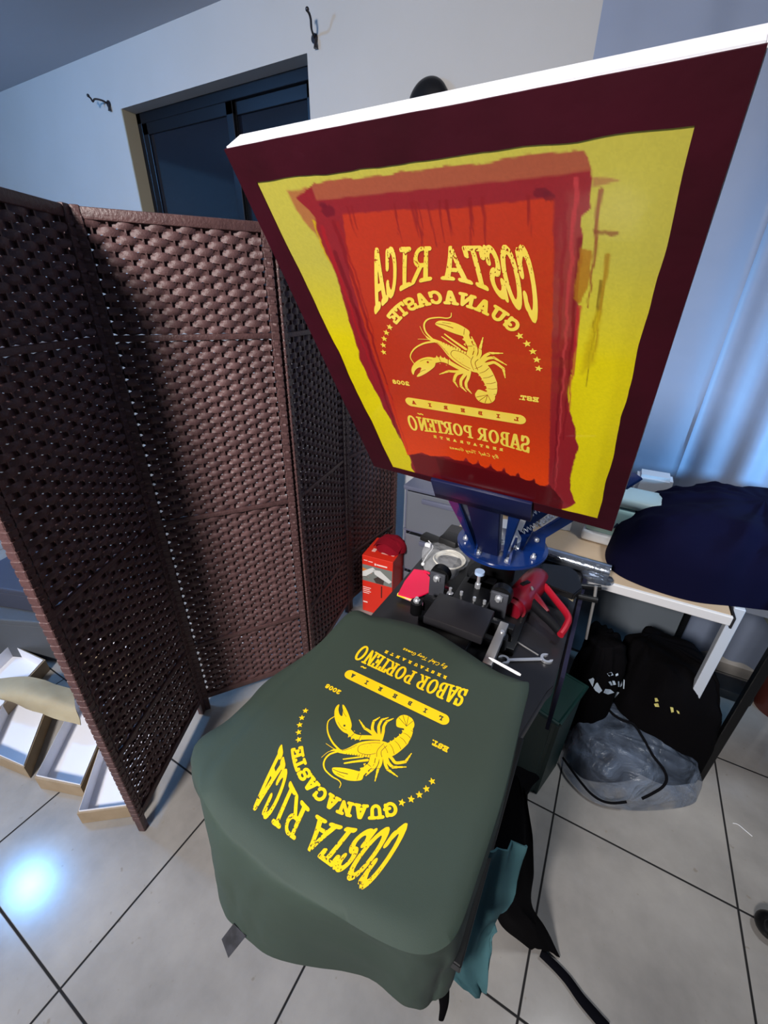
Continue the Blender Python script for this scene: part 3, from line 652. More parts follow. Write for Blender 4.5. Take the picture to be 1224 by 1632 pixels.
def bolt(p, d=(0, 0, 1), r=.008, hgt=.006, m=None):
    bm = BM(); p = Vector(p); d = Vector(d).normalized()
    cyl(bm, p, p + d * hgt, r, n=6); cyl(bm, p + d * hgt, p + d * hgt * 2.2, r * .5, n=12); obj('bolt', bm, m or M_chr, pr, 30)
for k in range(8):
    a = R_(22 + 45 * k); bolt((hubx + .103 * math.cos(a), huby + .103 * math.sin(a), .905))
for k in range(4):
    a = R_(10 + 90 * k); bolt((hubx + .04 * math.cos(a), huby + .04 * math.sin(a), .925), r=.006)
def bracket(ang):
    """U bracket + arm of one station; ang = direction of the arm from the hub"""
    M = Matrix.Translation((hubx, huby, 0)) @ Matrix.Rotation(ang, 4, 'Z')
    bm = BM()
    for s in (-1, 1):
        bm = BM(); prism(bm, [(-.012, .0), (.05, .0), (.044, .05), (.006, .06)], -.003, .003, M @ Matrix.Translation((.055, s * .046, .905)) @ Matrix.Rotation(R_(90), 4, 'X'))
        obj('hinge_bracket', bm, M_blue, pr, True)
    for s in (-1, 1):
        bolt(M @ Vector((.075, s * .050, .942)), (M.to_3x3() @ Vector((0, s, 0))), .007, .004)
    return M
def spring(p0, p1, r, turns):
    bm = BM(); p0 = Vector(p0); p1 = Vector(p1); d = (p1 - p0); q = d.to_track_quat('Z', 'Y'); L = d.length; pts = []
    for i in range(turns * 8 + 1):
        t = i / (turns * 8); a = t * turns * 2 * math.pi; pts.append(p0 + q @ Vector((r * math.cos(a), r * math.sin(a), L * t)))
    tube(bm, pts, .0013, 5, 1); obj('spring', bm, M_chr, pr, True)
# arm of this station: lowered along -Y, then raised with the screen
bracket(-math.pi / 2)
bm = BM()
box(bm, (-.312, .672, ZP - .009), (-.098, .742, ZP - .001), .002)       # lower jaw under the screen edge
box(bm, (-.312, .722, ZP - .009), (-.098, .742, ZP + .05), .002)
box(bm, (-.312, .668, ZP + .037), (-.098, .742, ZP + .05), .002)
obj('screen_clamp', lowered(bm), M_dblue, pr, True)
bm = BM(); prism(bm, [(-.245, .74), (-.165, .74), (-.178, 1.0), (-.232, 1.0)], ZP + .004, ZP + .030, bev=.002); obj('arm', lowered(bm), M_dblue, pr, True)
bm = BM(); prism(bm, [(-.292, .735), (-.262, .735), (-.236, .99), (-.244, .995)], ZP + .0, ZP + .034, bev=.002); obj('arm_brace', lowered(bm), M_blue, pr, True)
bm = BM(); prism(bm, [(-.118, .735), (-.146, .735), (-.165, .99), (-.158, .995)], ZP + .0, ZP + .034, bev=.002); obj('arm_brace', lowered(bm), M_blue, pr, True)
for x in (-.29, -.23, -.175, -.12):
    bm = BM(); cyl(bm, (x, .70, ZP + .05), (x, .70, ZP + .085), .006, n=12); cyl(bm, (x, .70, ZP + .085), (x, .70, ZP + .105), .016, n=16); obj('clamp_knob', lowered(bm), M_blkm, pr, True)
for s in (-1, 1):
    spring((-.205 + s * .055, 1.03, .95), ROT @ Vector((-.205 + s * .05, .85, ZP + .04)), .0065, 22)
# two more stations, arms raised on their springs
for ang, el in ((R_(32), R_(40)), (R_(150), R_(52))):
    M = bracket(ang); A = M @ Matrix.Translation((.075, 0, .942)) @ Matrix.Rotation(-el, 4, 'Y')
    bm = BM()
    for s in (-1, 1): prism(bm, [(-.01, s * .040 - .006), (.26, s * .052 - .006), (.26, s * .052 + .006), (-.01, s * .040 + .006)], -.016, .016, A, .002)
    box(bm, (.20, -.05, -.012), (.215, .05, .012), .002, A)
    obj('arm', bm, M_blue, pr, True)
    bm = BM(); box(bm, (.255, -.055, -.02), (.30, .055, -.012), .002, A); box(bm, (.255, -.055, -.02), (.262, .055, .03), .002, A); obj('screen_clamp', bm, M_blue, pr, True)
    for s in (-1, 1): spring(M @ Vector((.04, s * .026, .95)), A @ Vector((.17, s * .030, .01)), .0065, 20)
    bm = BM(); cyl(bm, A @ Vector((.04, 0, .0)), A @ Vector((.19, 0, .0)), .007, n=12); cyl(bm, A @ Vector((.16, -.05, .0)), A @ Vector((.16, .05, .0)), .004, n=8); obj('adjusting_rod', bm, M_chr, pr, True)
bm = BM(); box(bm, (-.022, -.001, -.028), (.022, .001, .028), .001, Matrix.Translation(P(826, 826, 1.02)) @ Matrix.Rotation(R_(-20), 4, 'Z') @ Matrix.Rotation(R_(-25), 4, 'X')); obj('paper_tag', bm, M_white, pr, label='white paper tag')
# platen arm and platen
px0 = -.205
bm = BM(); box(bm, (px0 - .045, .42, .822), (px0 + .045, .93, .846), .003); box(bm, (px0 - .035, .90, TZ + .02), (px0 + .035, .96, .846), .003); obj('platen_arm', bm, M_blkm, pr, True)
bm = BM(); prism(bm, [(-.395, .215), (-.37, .195), (-.06, .200), (-.032, .225), (-.032, .59), (-.395, .59)], .868, .888, bev=.003); box(bm, (-.30, .25, .846), (-.11, .55, .868), .002); obj('platen', bm, M_blkm, pr, True)
bm = BM(); box(bm, (-.275, .70, .846), (-.135, .80, .868), .002); obj('arm_clamp_plate', bm, M_blk, pr, True)
bm = BM(); box(bm, (-.118, .655, .826), (-.098, .80, .846), .002); obj('guide_rail', bm, M_steel, pr, True)
bm = BM(); box(bm, (-.315, .790, .80), (-.085, .812, .84), .002); obj('cross_bar', bm, M_blkm, pr, True)
for (x, y, z) in ((-.305, .86, .865), (-.140, .86, .865)):
    bm = BM(); box(bm, (x - .022, y - .004, .80), (x + .022, y + .004, z + .014), .003); obj('roller_plate', bm, mat('dull_grey_metal', (88, 90, 98), .4, .6), pr, True)
    bm = BM(); cyl(bm, (x + .002, y + .004, z), (x + .002, y + .026, z), .027, n=28); obj('roller', bm, M_blkm, pr, True)
    bolt((x, y - .004, z), (0, -1, 0), .010, .006)
for (x, y) in ((-.325, .775), (-.105, .765)):
    bm = BM(); cyl(bm, (x, y, .80), (x, y, .835), .0155, n=24); obj('lock_knob', bm, M_blkm, pr, True)
    bolt((x, y, .835), r=.009)
for (x, y) in ((-.262, .845), (-.232, .845), (-.196, .84), (-.170, .84)):
    bm = BM(); cyl(bm, (x, y, .812), (x, y, .856), .0042, n=10); cyl(bm, (x, y, .832), (x, y, .840), .009, n=6); cyl(bm, (x, y, .822), (x, y, .827), .011, n=16); obj('adjusting_screw', bm, M_chr, pr, True)
bm = BM(); cyl(bm, (-.205, .895, .84), (-.205, .895, .893), .0045, n=10); cyl(bm, (-.205, .895, .845), (-.205, .895, .86), .008, n=6); obj('centre_screw', bm, M_chr, pr, True)
bm = BM(); cyl(bm, (-.205, .895, .890), (-.205, .895, .899), .0125, n=24); obj('screw_knob', bm, mat('pale_blue_plastic', (176, 200, 232), .35), pr, True)

# ------------------------------------------------------------------ things on the press table
def at(z, *pts): return [P(x, y, z) for x, y in pts]
# magenta scraper
sc = thing('plastic_scraper', 'bright magenta plastic ink scraper lying beside the press roller', 'scraper', P(665, 930, TZ))
bm = BM(); poly = [tuple(P(x, y, TZ + .03))[:2] for x, y in ((660, 905), (676, 907), (690, 924), (693, 932), (686, 941), (672, 947), (655, 951), (634, 945), (645, 924))]; prism(bm, poly, TZ + .022, TZ + .026, bev=.0008)
obj('blade', bm, mat('magenta_plastic', (238, 16, 74), .35, coat=.2), sc, True)
bm = BM(); tube(bm, [P(676, 910, TZ + .026), P(692, 917, TZ + .028), P(715, 924, TZ + .03)], .004, 8, 4); tube(bm, [P(690, 932, TZ + .026), P(700, 933, TZ + .028), P(716, 938, TZ + .03)], .004, 8, 4)
obj('handle', bm, mat('magenta_handle', (206, 30, 70), .4), sc, True)
bm = BM(); cyl(bm, P(634, 947, TZ + .016), P(689, 969, TZ + .010), .0055, n=12)
tag(obj('ink_stick', bm, mat('yellow_pencil', (240, 200, 40), .4, noise=(26, (246, 150, 196), .04)), None, True, origin=P(660, 958, TZ)), 'thin yellow and pink stick in front of the magenta scraper', 'stick')
# heat gun
hg = thing('heat_gun', 'red heat gun with black grip lying on the black table', 'heat gun', P(850, 965, TZ))
M_red = mat('red_plastic', (108, 8, 26), .35, coat=.2)
zb = TZ + .045
bm = BM(); A0, A1 = P(858, 921, zb), P(818, 968, zb - .005)
tube(bm, [A0 + (A0 - A1) * .10, A0, A0.lerp(A1, .4), A0.lerp(A1, .75), A1], lambda t: .018 + .020 * min(1, t * 3) - .003 * (t > .85), 20, 4); obj('body', bm, M_red, hg, True)
bm = BM(); tube(bm, [A1 - (A1 - A0) * .02, A1 + (A1 - A0) * .10], lambda t: .029 - .002 * t, 20, 2); obj('rear_cap', bm, mat('dark_red_plastic', (120, 10, 30), .4), hg, True)
bm = BM(); tube(bm, [P(862, 926, zb + .008), P(885, 955, zb + .004), P(905, 982, zb), P(902, 998, zb - .006), P(893, 1012, zb - .014)], .0085, 10, 5, 1.3); obj('guard', bm, mat('bright_red_plastic', (164, 18, 38), .4), hg, True)
bm = BM(); tube(bm, [P(842, 955, zb), P(860, 974, zb - .004), P(877, 990, zb - .010), P(893, 1008, zb - .018)], lambda t: .0125 - .002 * t, 12, 5, 1.2); obj('grip', bm, mat('black_rubber', (9, 9, 14), .7, spec=.2), hg, True)
bm = BM(); tube(bm, [P(848, 945, zb + .01), P(862, 962, zb + .006), P(873, 975, zb)], lambda t: .012 - .006 * t, 10, 4); obj('trigger_mount', bm, M_red, hg, True)
m = P(837, 930, zb + .034); bm = BM(); box(bm, (-.014, -.006, -.003), (.014, .006, .004), .001, Matrix.Translation(m) @ Matrix.Rotation(R_(60), 4, 'Z')); obj('switch', bm, M_blkm, hg, True)
m = P(848, 938, zb + .034); bm = BM(); box(bm, (-.006, -.0022, -.002), (.006, .0022, .003), .0005, Matrix.Translation(m) @ Matrix.Rotation(R_(120), 4, 'Z')); obj('slider', bm, M_steel, hg, True)
# open ended wrench
def wrench():
    a, b = P(803, 1052, TZ + .004), P(871, 1050, TZ + .004); d = (b - a); L = d.length; d.normalize(); s = Vector((-d.y, d.x, 0)); bm = BM()
    def pt(t, o): v = a + d * (t * L) + s * o; return (v.x, v.y)
    prism(bm, [pt(.12, -.0042), pt(.88, -.0042), pt(.88, .0042), pt(.12, .0042)], TZ + .001, TZ + .006, bev=.0012)
    for c, sg, rr in ((0.0, -1, .0135), (1.0, 1, .0145)):
        pts = []; ang0 = R_(15) if sg > 0 else R_(195)
        for k in range(26):
            q = R_(38) + ang0 + k / 25 * R_(284); pts.append((c, rr, q))
        inner = []
        for k in range(14):
            q = R_(60) + ang0 + (13 - k) / 13 * R_(240); inner.append(q)
        out = [(a + d * (c * L) + d * rr * math.cos(q) + s * rr * math.sin(q)) for _, _, q in pts] + [(a + d * (c * L) + d * rr * .56 * math.cos(q) + s * rr * .56 * math.sin(q)) for q in inner]
        lo = []; prism(bm, [(v.x, v.y) for v in out], TZ + .001, TZ + .0075)
    bmesh.ops.triangulate(bm, faces=[f for f in bm.faces if len(f.verts) > 6])
    return bm
tag(obj('wrench', wrench(), M_chr, None, 30, origin=P(838, 1050, TZ)), 'chrome open-ended wrench on the black table beside the shirt', 'wrench')
bm = BM(); tube(bm, [P(795, 1014, TZ + .004), P(789, 1003, TZ + .004), P(796, 1004, TZ + .004), P(826, 1024, TZ + .005), P(858, 1044, TZ + .010)], .0019, 6, 3)
tag(obj('hex_key', bm, M_steel, None, True, origin=P(825, 1025, TZ)), 'thin L-shaped hex key with its end on the wrench', 'hex key')
bm = BM(); cyl(bm, P(786, 1052, ZP + .0005), P(826, 1074, ZP + .0005), .003, n=12); cyl(bm, P(786, 1052, ZP + .0005), P(779, 1048, ZP + .0005), .003, .001, n=12); cyl(bm, P(826, 1074, ZP + .0005), P(830, 1076, ZP + .0005), .003, .002, n=12)
tag(obj('white_pen', bm, mat('white_gloss', (236, 236, 238), .3), None, True, origin=P(805, 1062, ZP)), 'slim white pen lying along the far edge of the green shirt', 'pen')
# clear bag with coil of white cable
cb = thing('cable_bag', 'clear plastic bag holding a coiled white cable behind the press rollers', 'bag of cable', P(715, 895, TZ))
M_clear = mat('clear_plastic', (225, 226, 228), .18, alpha=.25, spec=.8, bump=(18, 1.0, .02))
o1 = [P(x, y, TZ + .004) for x, y in ((678, 868), (720, 868), (752, 885), (750, 905), (738, 925), (712, 935), (690, 925), (674, 900))]
obj('bag', heap([(p.x, p.y) for p in o1], P(715, 890, TZ + .035), TZ + .002, 5, .008, 40, 10, 5), M_clear, cb, True)
bm = BM(); c = P(716, 895, TZ + .02)
for k in range(4):
    tube(bm, [c + Vector(((.042 + .003 * k) * math.cos(a / 16 * 2 * math.pi), (.042 + .003 * k) * math.sin(a / 16 * 2 * math.pi), .003 * k + .002 * math.sin(a * 1.1 + k))) for a in range(17)], .0026, 6, 2)
obj('cable', bm, mat('white_cable', (226, 222, 210), .5), cb, True)
bm = BM(); box(bm, (-.07, -.02, 0), (.07, .02, .02), .004, Matrix.Translation(P(700, 868, TZ + .004)) @ Matrix.Rotation(R_(-10), 4, 'Z')); box(bm, (.0, -.035, 0), (.07, .03, .05), .01, Matrix.Translation(P(705, 868, TZ + .004)) @ Matrix.Rotation(R_(-10), 4, 'Z'))
tag(obj('power_adapter', bm, mat('black_plastic', (24, 24, 24), .5), None, True, origin=P(705, 868, TZ)), 'black blocky power adapter behind the coiled white cable', 'power adapter')
bm = BM(); tube(bm, [P(683, 862, TZ + .03), P(690, 872, TZ + .03), P(681, 885, TZ + .02), P(674, 897, TZ + .008)], .0016, 6, 4); sph(bm, P(674, 899, TZ + .008), .006); box(bm, (-.01, -.006, 0), (.01, .006, .012), .002, Matrix.Translation(P(682, 871, TZ + .03)))
tag(obj('pull_cord', bm, mat('white_gloss'), None, True, origin=P(680, 880, TZ)), 'short white cord with a bead end beside the clear bag', 'cord')
# black second platen to the right with its clamp rod
pl = thing('spare_platen', 'black spare platen lying behind the heat gun with a bolted bracket end', 'platen', P(890, 915, .80))
bm = BM(); prism(bm, [tuple(P(x, y, .815))[:2] for x, y in ((864, 897), (908, 902), (921, 912), (929, 937), (915, 948), (880, 935), (862, 925))], .795, .815, bev=.003); obj('board', bm, M_blkm, pl, True)
bm = BM(); cyl(bm, P(925, 934, .80), P(957, 937, .80), .0085, n=12); cyl(bm, P(920, 950, .775), P(952, 957, .775), .0085, n=12); obj('bracket', bm, M_blkm, pl, True)
bm = BM(); cyl(bm, P(950, 934, .81), P(947, 958, .765), .0045, n=10); cyl(bm, P(946, 960, .76), P(934, 1018, .62), .004, n=10); obj('rod', bm, M_steel, pl, True)
bm = BM(); prism(bm, [tuple(P(x, y, .79))[:2] for x, y in ((891, 934), (905, 931), (921, 944), (915, 951))], .772, .79); obj('pad', bm, mat('tan_card', (150, 138, 112), .8), pl)
bm = BM(); prism(bm, [(.036, .80), (.045, .80), (.052, 1.36), (.040, 1.36)], .56, .745)
tag(obj('table_apron', bm, mat('navy_fabric', (14, 12, 44), .9), None, origin=(.04, 1.0, .56)), 'dark navy cloth strip hanging at the right edge of the press table', 'cloth')

# ------------------------------------------------------------------ folding screen
fsn = thing('folding_screen', 'dark brown woven paper-fibre folding screen standing in zigzag on the tiles', 'folding screen', (-1.05, 1.0, 0))
M_wv = mat('brown_woven_paper', (98, 71, 71), .5, noise=(26, (72, 50, 50), .3), bump=(260, .5, .002), spec=.4)
M_wf = mat('brown_wrapped_post', (88, 62, 61), .45, noise=(40, (66, 45, 45), .3), bump=(150, .6, .003), spec=.4)
PTS = [(-.997, .251), (-1.192, .655), (-.927, 1.027), (-1.015, 1.469), (-.977, 1.918)]
BARS = [1.685, 1.417, .872, .345, .075]; HT = 1.70
def panel(a, b, idx):
    a = Vector((a[0], a[1], 0)); b = Vector((b[0], b[1], 0)); d = (b - a); d.normalize(); a = a + d * .004; b = b - d * .004; W = (b - a).length; nn = Vector((-d.y, d.x, 0))
    Mx = Matrix(((d.x, nn.x, 0, a.x), (d.y, nn.y, 0, a.y), (0, 0, 1, 0), (0, 0, 0, 1)))
    bm = BM()
    for x in (.011, W - .011):
        box(bm, (x - .011, -.011, 0), (x + .011, .011, HT), .003, Mx)
        z = .06
        while z < HT - .03:   # wrapped turns standing proud of the post
            box(bm, (x - .0122, -.0122, z), (x + .0122, .0122, z + .019), .002, Mx, 1); z += .0232
    p = obj('panel', bm, M_wf, fsn, 30)
    for z in BARS:
        bm = BM(); t = .0125 if z in (BARS[0], BARS[-1]) else .008
        box(bm, (.02, -.009, z - t), (W - .02, .009, z + t), .003, Mx); obj('crossbar', bm, M_wf, p, 30)
    # stakes
    nr = 12; xs = [.034 + (W - .068) * k / (nr - 1) for k in range(nr)]
    bm = BM()
    for x in xs: box(bm, (x - .0021, -.0034, BARS[-1]), (x + .0021, .0034, BARS[0]), 0, Mx)
    obj('stakes', bm, M_wf, p)['label'] = 'thin upright stakes of the weave'
    # woven ribbons
    vs = []; fs = []; sub = 6
    for zi in range(4):
        z1, z0 = BARS[zi] - .010, BARS[zi + 1] + .010; rows = max(2, round((z1 - z0) / .0158)); rows += rows % 2; pit = (z1 - z0) / rows
        for rI in range(rows):
            zc = z0 + (rI + .5) * pit; par = rI % 2; base = len(vs); cols = []
            xx = [.006, .016, .026]
            for k in range(nr - 1):
                xx += [xs[k] + (xs[k + 1] - xs[k]) * s / sub for s in range(sub)]
            xx += [xs[-1], W - .026, W - .016, W - .006]
            sw = (rI * 7 + idx * 3) % 5 * .0003
            for x in xx:
                u = (x - xs[0]) / (xs[1] - xs[0])
                if x < xs[0] or x > xs[-1]:
                    e = min(1, max(0, (min(x, W - x) - .006) / .028)); off_ = (.0065 * e + .013 * (1 - e)) * (1 if (round(u) + par) % 2 == 0 else -1) * (1)
                    hw = pit * (.30 + .24 * e); zo = (pit * .30 * (1 - e)) * (1 if par == 0 else -1)
                else:
                    off_ = math.cos(math.pi * (u + par)) * .0040; fr_ = abs(math.cos(math.pi * u)); hw = pit * (.455 + .19 * fr_ ** .6 + random.uniform(-.02, .02)); zo = random.uniform(-.0006, .0006)
                tw = (.0016 + sw) * (1 if off_ > 0 else -1)
                for q, (dz, dy) in enumerate(((-1, -tw), (-.45, tw * .6), (.45, tw), (1, -tw * .4))):
                    v = Mx @ Vector((x, off_ + dy, zc + zo + dz * hw)); vs.append(tuple(v))
            m = len(xx)
            for i in range(m - 1):
                for q in range(3): k = base + i * 4 + q; fs.append((k, k + 4, k + 5, k + 1))
    obj('weave', (vs, fs), M_wv, p, 60)
for i in range(4): panel(PTS[i], PTS[i + 1], i)

# ------------------------------------------------------------------ wall things
def hook(pa, pb, pc, label):
    h = thing('curtain_bracket', label, 'curtain bracket', PY(*pa, WY), 'metal brackets above the window')
    M_h = mat('dark_bronze', (58, 56, 60), .35, .7)
    c = PY(*pa, WY); bm = BM(); cyl(bm, c, c - Vector((0, .006, 0)), .016, n=20); obj('wall_plate', bm, M_h, h, True)
    bm = BM(); e = c + Vector((pb[0], -.065, pb[1])); tube(bm, [c, c + Vector((pb[0] * .3, -.03, .010)), c + Vector((pb[0] * .8, -.055, .012)), e, e + Vector((0, -.008, .012)), e + Vector((0, -.018, .016))], .0048, 8, 5); obj('arm', bm, M_h, h, True)
    bm = BM(); sph(bm, e + Vector((0, -.02, .020)), .008); obj('finial', bm, M_h, h, True)
    bm = BM(); c2 = c + Vector((.010, -.012, -.035)); cyl(bm, c2, c2 + Vector((.002, 0, .03)), .009, .004, n=10); obj('cord_cleat', bm, M_h, h, True)
hook((174, 166), (-.05, .0), 0, 'dark curtain bracket on the wall left of the window')
hook((502, 62), (.03, .03), 0, 'dark curtain bracket on the wall above the window right corner')
fx = thing('round_wall_fixture', 'round black fixture on the wall peeking over the raised screen', 'wall fixture', PY(685, 180, WY))  # plain round black dome, its use unknown
c = PY(685, 172, WY - .001); bm = BM(); cyl(bm, c, c - Vector((0, .02, 0)), .085, n=40); obj('back_plate', bm, M_blkm, fx, True)
bm = BM(); sph(bm, c - Vector((0, .02, 0)), .088, (1, .45, 1), 40); obj('dome', bm, mat('black_gloss', (16, 16, 18), .3), fx, True)
# curtain
cu = []; nxx, nzz = 180, 40; x0c, x1c = -.335, 1.75; zt, zbm = 2.70, .06
fs = []
for j in range(nzz + 1):
    t = j / nzz; z = zt + (zbm - zt) * t
    for i in range(nxx + 1):
        s = i / nxx; x = x0c + (x1c - x0c) * s; g = .25 + .75 * min(1, t * 1.5)
        sx = x + .10 * t * (x - .7)
        y = WY - .05 + g * (.018 * math.sin(sx * 21 + 1.2 * math.sin(sx * 5)) + .012 * math.sin(sx * 47 + 1.5 * t) * (1 if x > .3 else .3)) + .006 * math.sin(z * 9 + x * 4) * g
        if x < .28: y = y * .4 + .6 * (WY - .03)
        cu.append((x, y, z))
N1 = len(cu); cu += [(x, y + .0015, z) for x, y, z in cu]
for j in range(nzz):
    for i in range(nxx): a = j * (nxx + 1) + i; fs.append((a, a + 1, a + nxx + 2, a + nxx + 1)); fs.append((N1 + a, N1 + a + nxx + 1, N1 + a + nxx + 2, N1 + a + 1))
ct = thing('curtain', 'long white sheet curtain hanging on the wall behind the desk', 'curtain', (.7, WY - .04, .06))
obj('fabric', (cu, fs), mat('white_sheet', (138, 150, 174), .55, transl=.18, bump=(5, .3, .02)), ct, True)
bm = BM(); cyl(bm, (x0c, WY - .045, 2.705), (x1c, WY - .045, 2.705), .010, n=12); obj('rod', bm, M_steel, ct, True)
cl = thing('ceiling_lamp', 'round white ceiling lamp with a glowing bulb', 'ceiling lamp', (LAMP_L[0], LAMP_L[1], CZ - .001))
bm = BM(); cyl(bm, (LAMP_L[0], LAMP_L[1], CZ - .001), (LAMP_L[0], LAMP_L[1], CZ - .03), .11, n=32); obj('fixture', bm, mat('white_gloss'), cl, True)
bm = BM(); cyl(bm, (LAMP_L[0], LAMP_L[1], CZ - .03), (LAMP_L[0], LAMP_L[1], CZ - .045), .10, n=32); obj('diffuser', bm, mat('lamp_diffuser', (200, 230, 255), .5, emit=((110, 205, 255), 5)), cl, True)

# ------------------------------------------------------------------ desk and what stands on it
DZ = .74
M_wood = mat('pale_wood', (176, 152, 126), .45, noise=(5, (196, 174, 146), .3))
M_wedge = mat('white_edge', (216, 214, 214), .4)
dk = thing('desk', 'pale wood-topped desk with white edge against the curtain', 'desk', (.05, 1.65, 0))
bm = BM(); box(bm, (-.42, 1.275, DZ - .022), (.425, 1.96, DZ), .002); obj('desk_top', bm, M_wood, dk)
bm = BM(); box(bm, (-.42, 1.262, DZ - .028), (.428, 1.2745, DZ + .001), .002); box(bm, (-.42, 1.2745, DZ - .036), (.425, 1.30, DZ - .0225), .001); obj('edge_strip', bm, M_wedge, dk)
bm = BM(); box(bm, (.4285, 1.262, DZ - .036), (.434, 1.96, DZ + .001), .001); obj('edge_strip', bm, M_blk, dk, label='black right edge')
for x, y in ((.452, 1.335), (.445, 1.93), (-.40, 1.93), (-.40, 1.30)):
    bm = BM(); box(bm, (x - .014, y - .014, 0), (x + .014, y + .014, DZ - .001 if x > .44 else DZ - .036), .002); obj('leg', bm, mat('white_metal_leg', (206, 212, 222), .35, .2), dk)
bm = BM(); box(bm, (-.40, 1.74, .04), (.44, 1.75, .705)); obj('back_panel', bm, mat('grey_panel', (96, 104, 112), .6), dk)
# second table with black legs
t2 = thing('side_table', 'narrow table to the right of the desk with a slanting black front leg', 'table', (.9, 1.6, 0))
bm = BM(); box(bm, (.47, 1.36, DZ - .03), (1.35, 1.96, DZ - .004), .002); obj('table_top', bm, mat('grey_laminate', (110, 116, 128), .5), t2)
for (x, y) in ((.575, 1.345), (.50, 1.93), (1.31, 1.93), (1.31, 1.40)):
    bm = BM(); box(bm, (x - .013, y - .013, 0), (x + .013, y + .013, DZ - .03), .003); obj('leg', bm, M_blkm, t2)
bm = BM(); box(bm, (.57, 1.327, DZ - .06), (1.33, 1.36, DZ - .03), .002); obj('rail', bm, M_blkm, t2)
# silver roll
bm = BM(); a, b = P(862, 880, DZ + .03), P(972, 912, DZ + .03); tube(bm, [a, a.lerp(b, .33), a.lerp(b, .66), b], .024, 24, 3)
tag(obj('foil_roll', bm, mat('silver_film', (168, 176, 188), .16, .9, bump=(30, .5, .006)), None, True, origin=P(915, 896, DZ)), 'shiny silver film roll lying along the desk front edge', 'roll of film')
bm = BM(); a, b = P(925, 918, DZ + .012), P(980, 936, DZ + .012); box(bm, (-.06, -.02, 0), (.06, .02, .012), .003, Matrix.Translation(a.lerp(b, .5) - Vector((0, 0, .012))) @ Matrix.Rotation(R_(-4), 4, 'Z'))
tag(obj('crumpled_foil', heap([(p.x, p.y) for p in (P(x, y, DZ) for x, y in ((925, 908), (960, 915), (978, 928), (970, 934), (940, 928), (925, 920)))], P(950, 918, DZ + .02), DZ + .001, 9, .006, 60, 6, 4), mat('silver_film'), None, 30, origin=P(950, 920, DZ)), 'crumpled end of silver film in front of the roll', 'foil')
bm2 = bm; bm2.free()
# mint case
mc = thing('mint_case', 'mint green case with white base and dark handle mark, partly behind the screen corner', 'case', P(965, 850, DZ))
def rbox(p, sx, sy, z0, z1, bev, rot): bm = BM(); box(bm, (-sx, -sy, z0 - DZ), (sx, sy, z1 - DZ), bev, Matrix.Translation((p.x, p.y, DZ)) @ Matrix.Rotation(rot, 4, 'Z'), 3); return bm
mp = Vector((.142, 1.572, 0)); rt = R_(-5)
obj('base', rbox(mp, .136, .078, DZ + .002, DZ + .045, .012, rt), mat('white_plastic', (226, 228, 230), .4), mc, True)
obj('body', rbox(mp, .132, .074, DZ + .042, DZ + .150, .016, rt), mat('mint_plastic', (168, 206, 204), .4), mc, True)
obj('lid', rbox(mp, .128, .070, DZ + .153, DZ + .190, .016, rt), mat('pale_mint_plastic', (190, 214, 214), .4), mc, True)
Mh = Matrix.Translation((mp.x, mp.y, DZ)) @ Matrix.Rotation(rt, 4, 'Z'); bm = BM(); tube(bm, [Mh @ Vector(q) for q in ((-.09, -.079, .100), (-.082, -.08, .082), (-.06, -.081, .077), (-.04, -.08, .084), (-.032, -.079, .100))], .0035, 8, 4); obj('latch', bm, mat('navy_plastic', (30, 40, 66), .4), mc, True)
tag(obj('white_carton', rbox(Vector((-.105, 1.60, 0)), .055, .06, DZ + .001, DZ + .11, .002, R_(12)), mat('white_card', (224, 226, 232), .6), None, origin=(-.105, 1.60, DZ)), 'small white carton on the desk behind the blue hub', 'carton')
bm = rbox(Vector((-.30, 1.62, 0)), .07, .07, DZ + .001, DZ + .16, .01, R_(-8))
tag(obj('storage_tub', bm, mat('grey_plastic', (120, 124, 138), .4), None, True, origin=(-.30, 1.62, DZ)), 'grey plastic tub on the desk behind the press arm', 'tub')
bm = BM(); c = Vector((.20, 1.83, DZ + .001)); prism(bm, [(-.06, -.045), (.06, -.045), (.06, .045), (-.06, .045)], 0, .19, Matrix.Translation(c), .012)
tag(obj('paper_pack', bm, mat('white_card'), None, True, origin=tuple(c)), 'white paper pack standing behind the mint case', 'pack')
# navy cloth heap on desk + side table
o1 = [(.09, 1.47), (.115, 1.35), (.20, 1.30), (.33, 1.29), (.45, 1.33), (.60, 1.375), (.82, 1.42), (.98, 1.60), (.90, 1.86), (.60, 1.93), (.38, 1.92), (.22, 1.82), (.13, 1.66)]
tag(obj('navy_cloth', heap(o1, (.50, 1.68, .955), DZ + .001, 2, .045, 7, 26, 10, .42, .5), mat('navy_cotton', (10, 10, 34), .95, spec=.06, bump=(300, .2, .001)), None, 60, origin=(.45, 1.6, DZ)), 'large heap of dark navy fabric piled on the desk', 'cloth')
bm = [(p.x, p.y) for p in ()]
o2 = [(.50, 1.40), (.52, 1.335), (.58, 1.31), (.68, 1.33), (.72, 1.42), (.66, 1.50), (.55, 1.48)]
tag(obj('olive_garment', heap([(x + .03, y, DZ - .055 + .02 * math.sin(x * 30)) for x, y in o2], (.62, 1.41, .90), DZ - .06, 8, .022, 16, 14, 6, .5), mat('grey_olive_cotton', (84, 88, 82), .9, noise=(9, (58, 62, 58), .3)), None, 60, origin=(.63, 1.40, DZ)), 'grey-olive crumpled garment at the right end of the navy heap', 'garment')

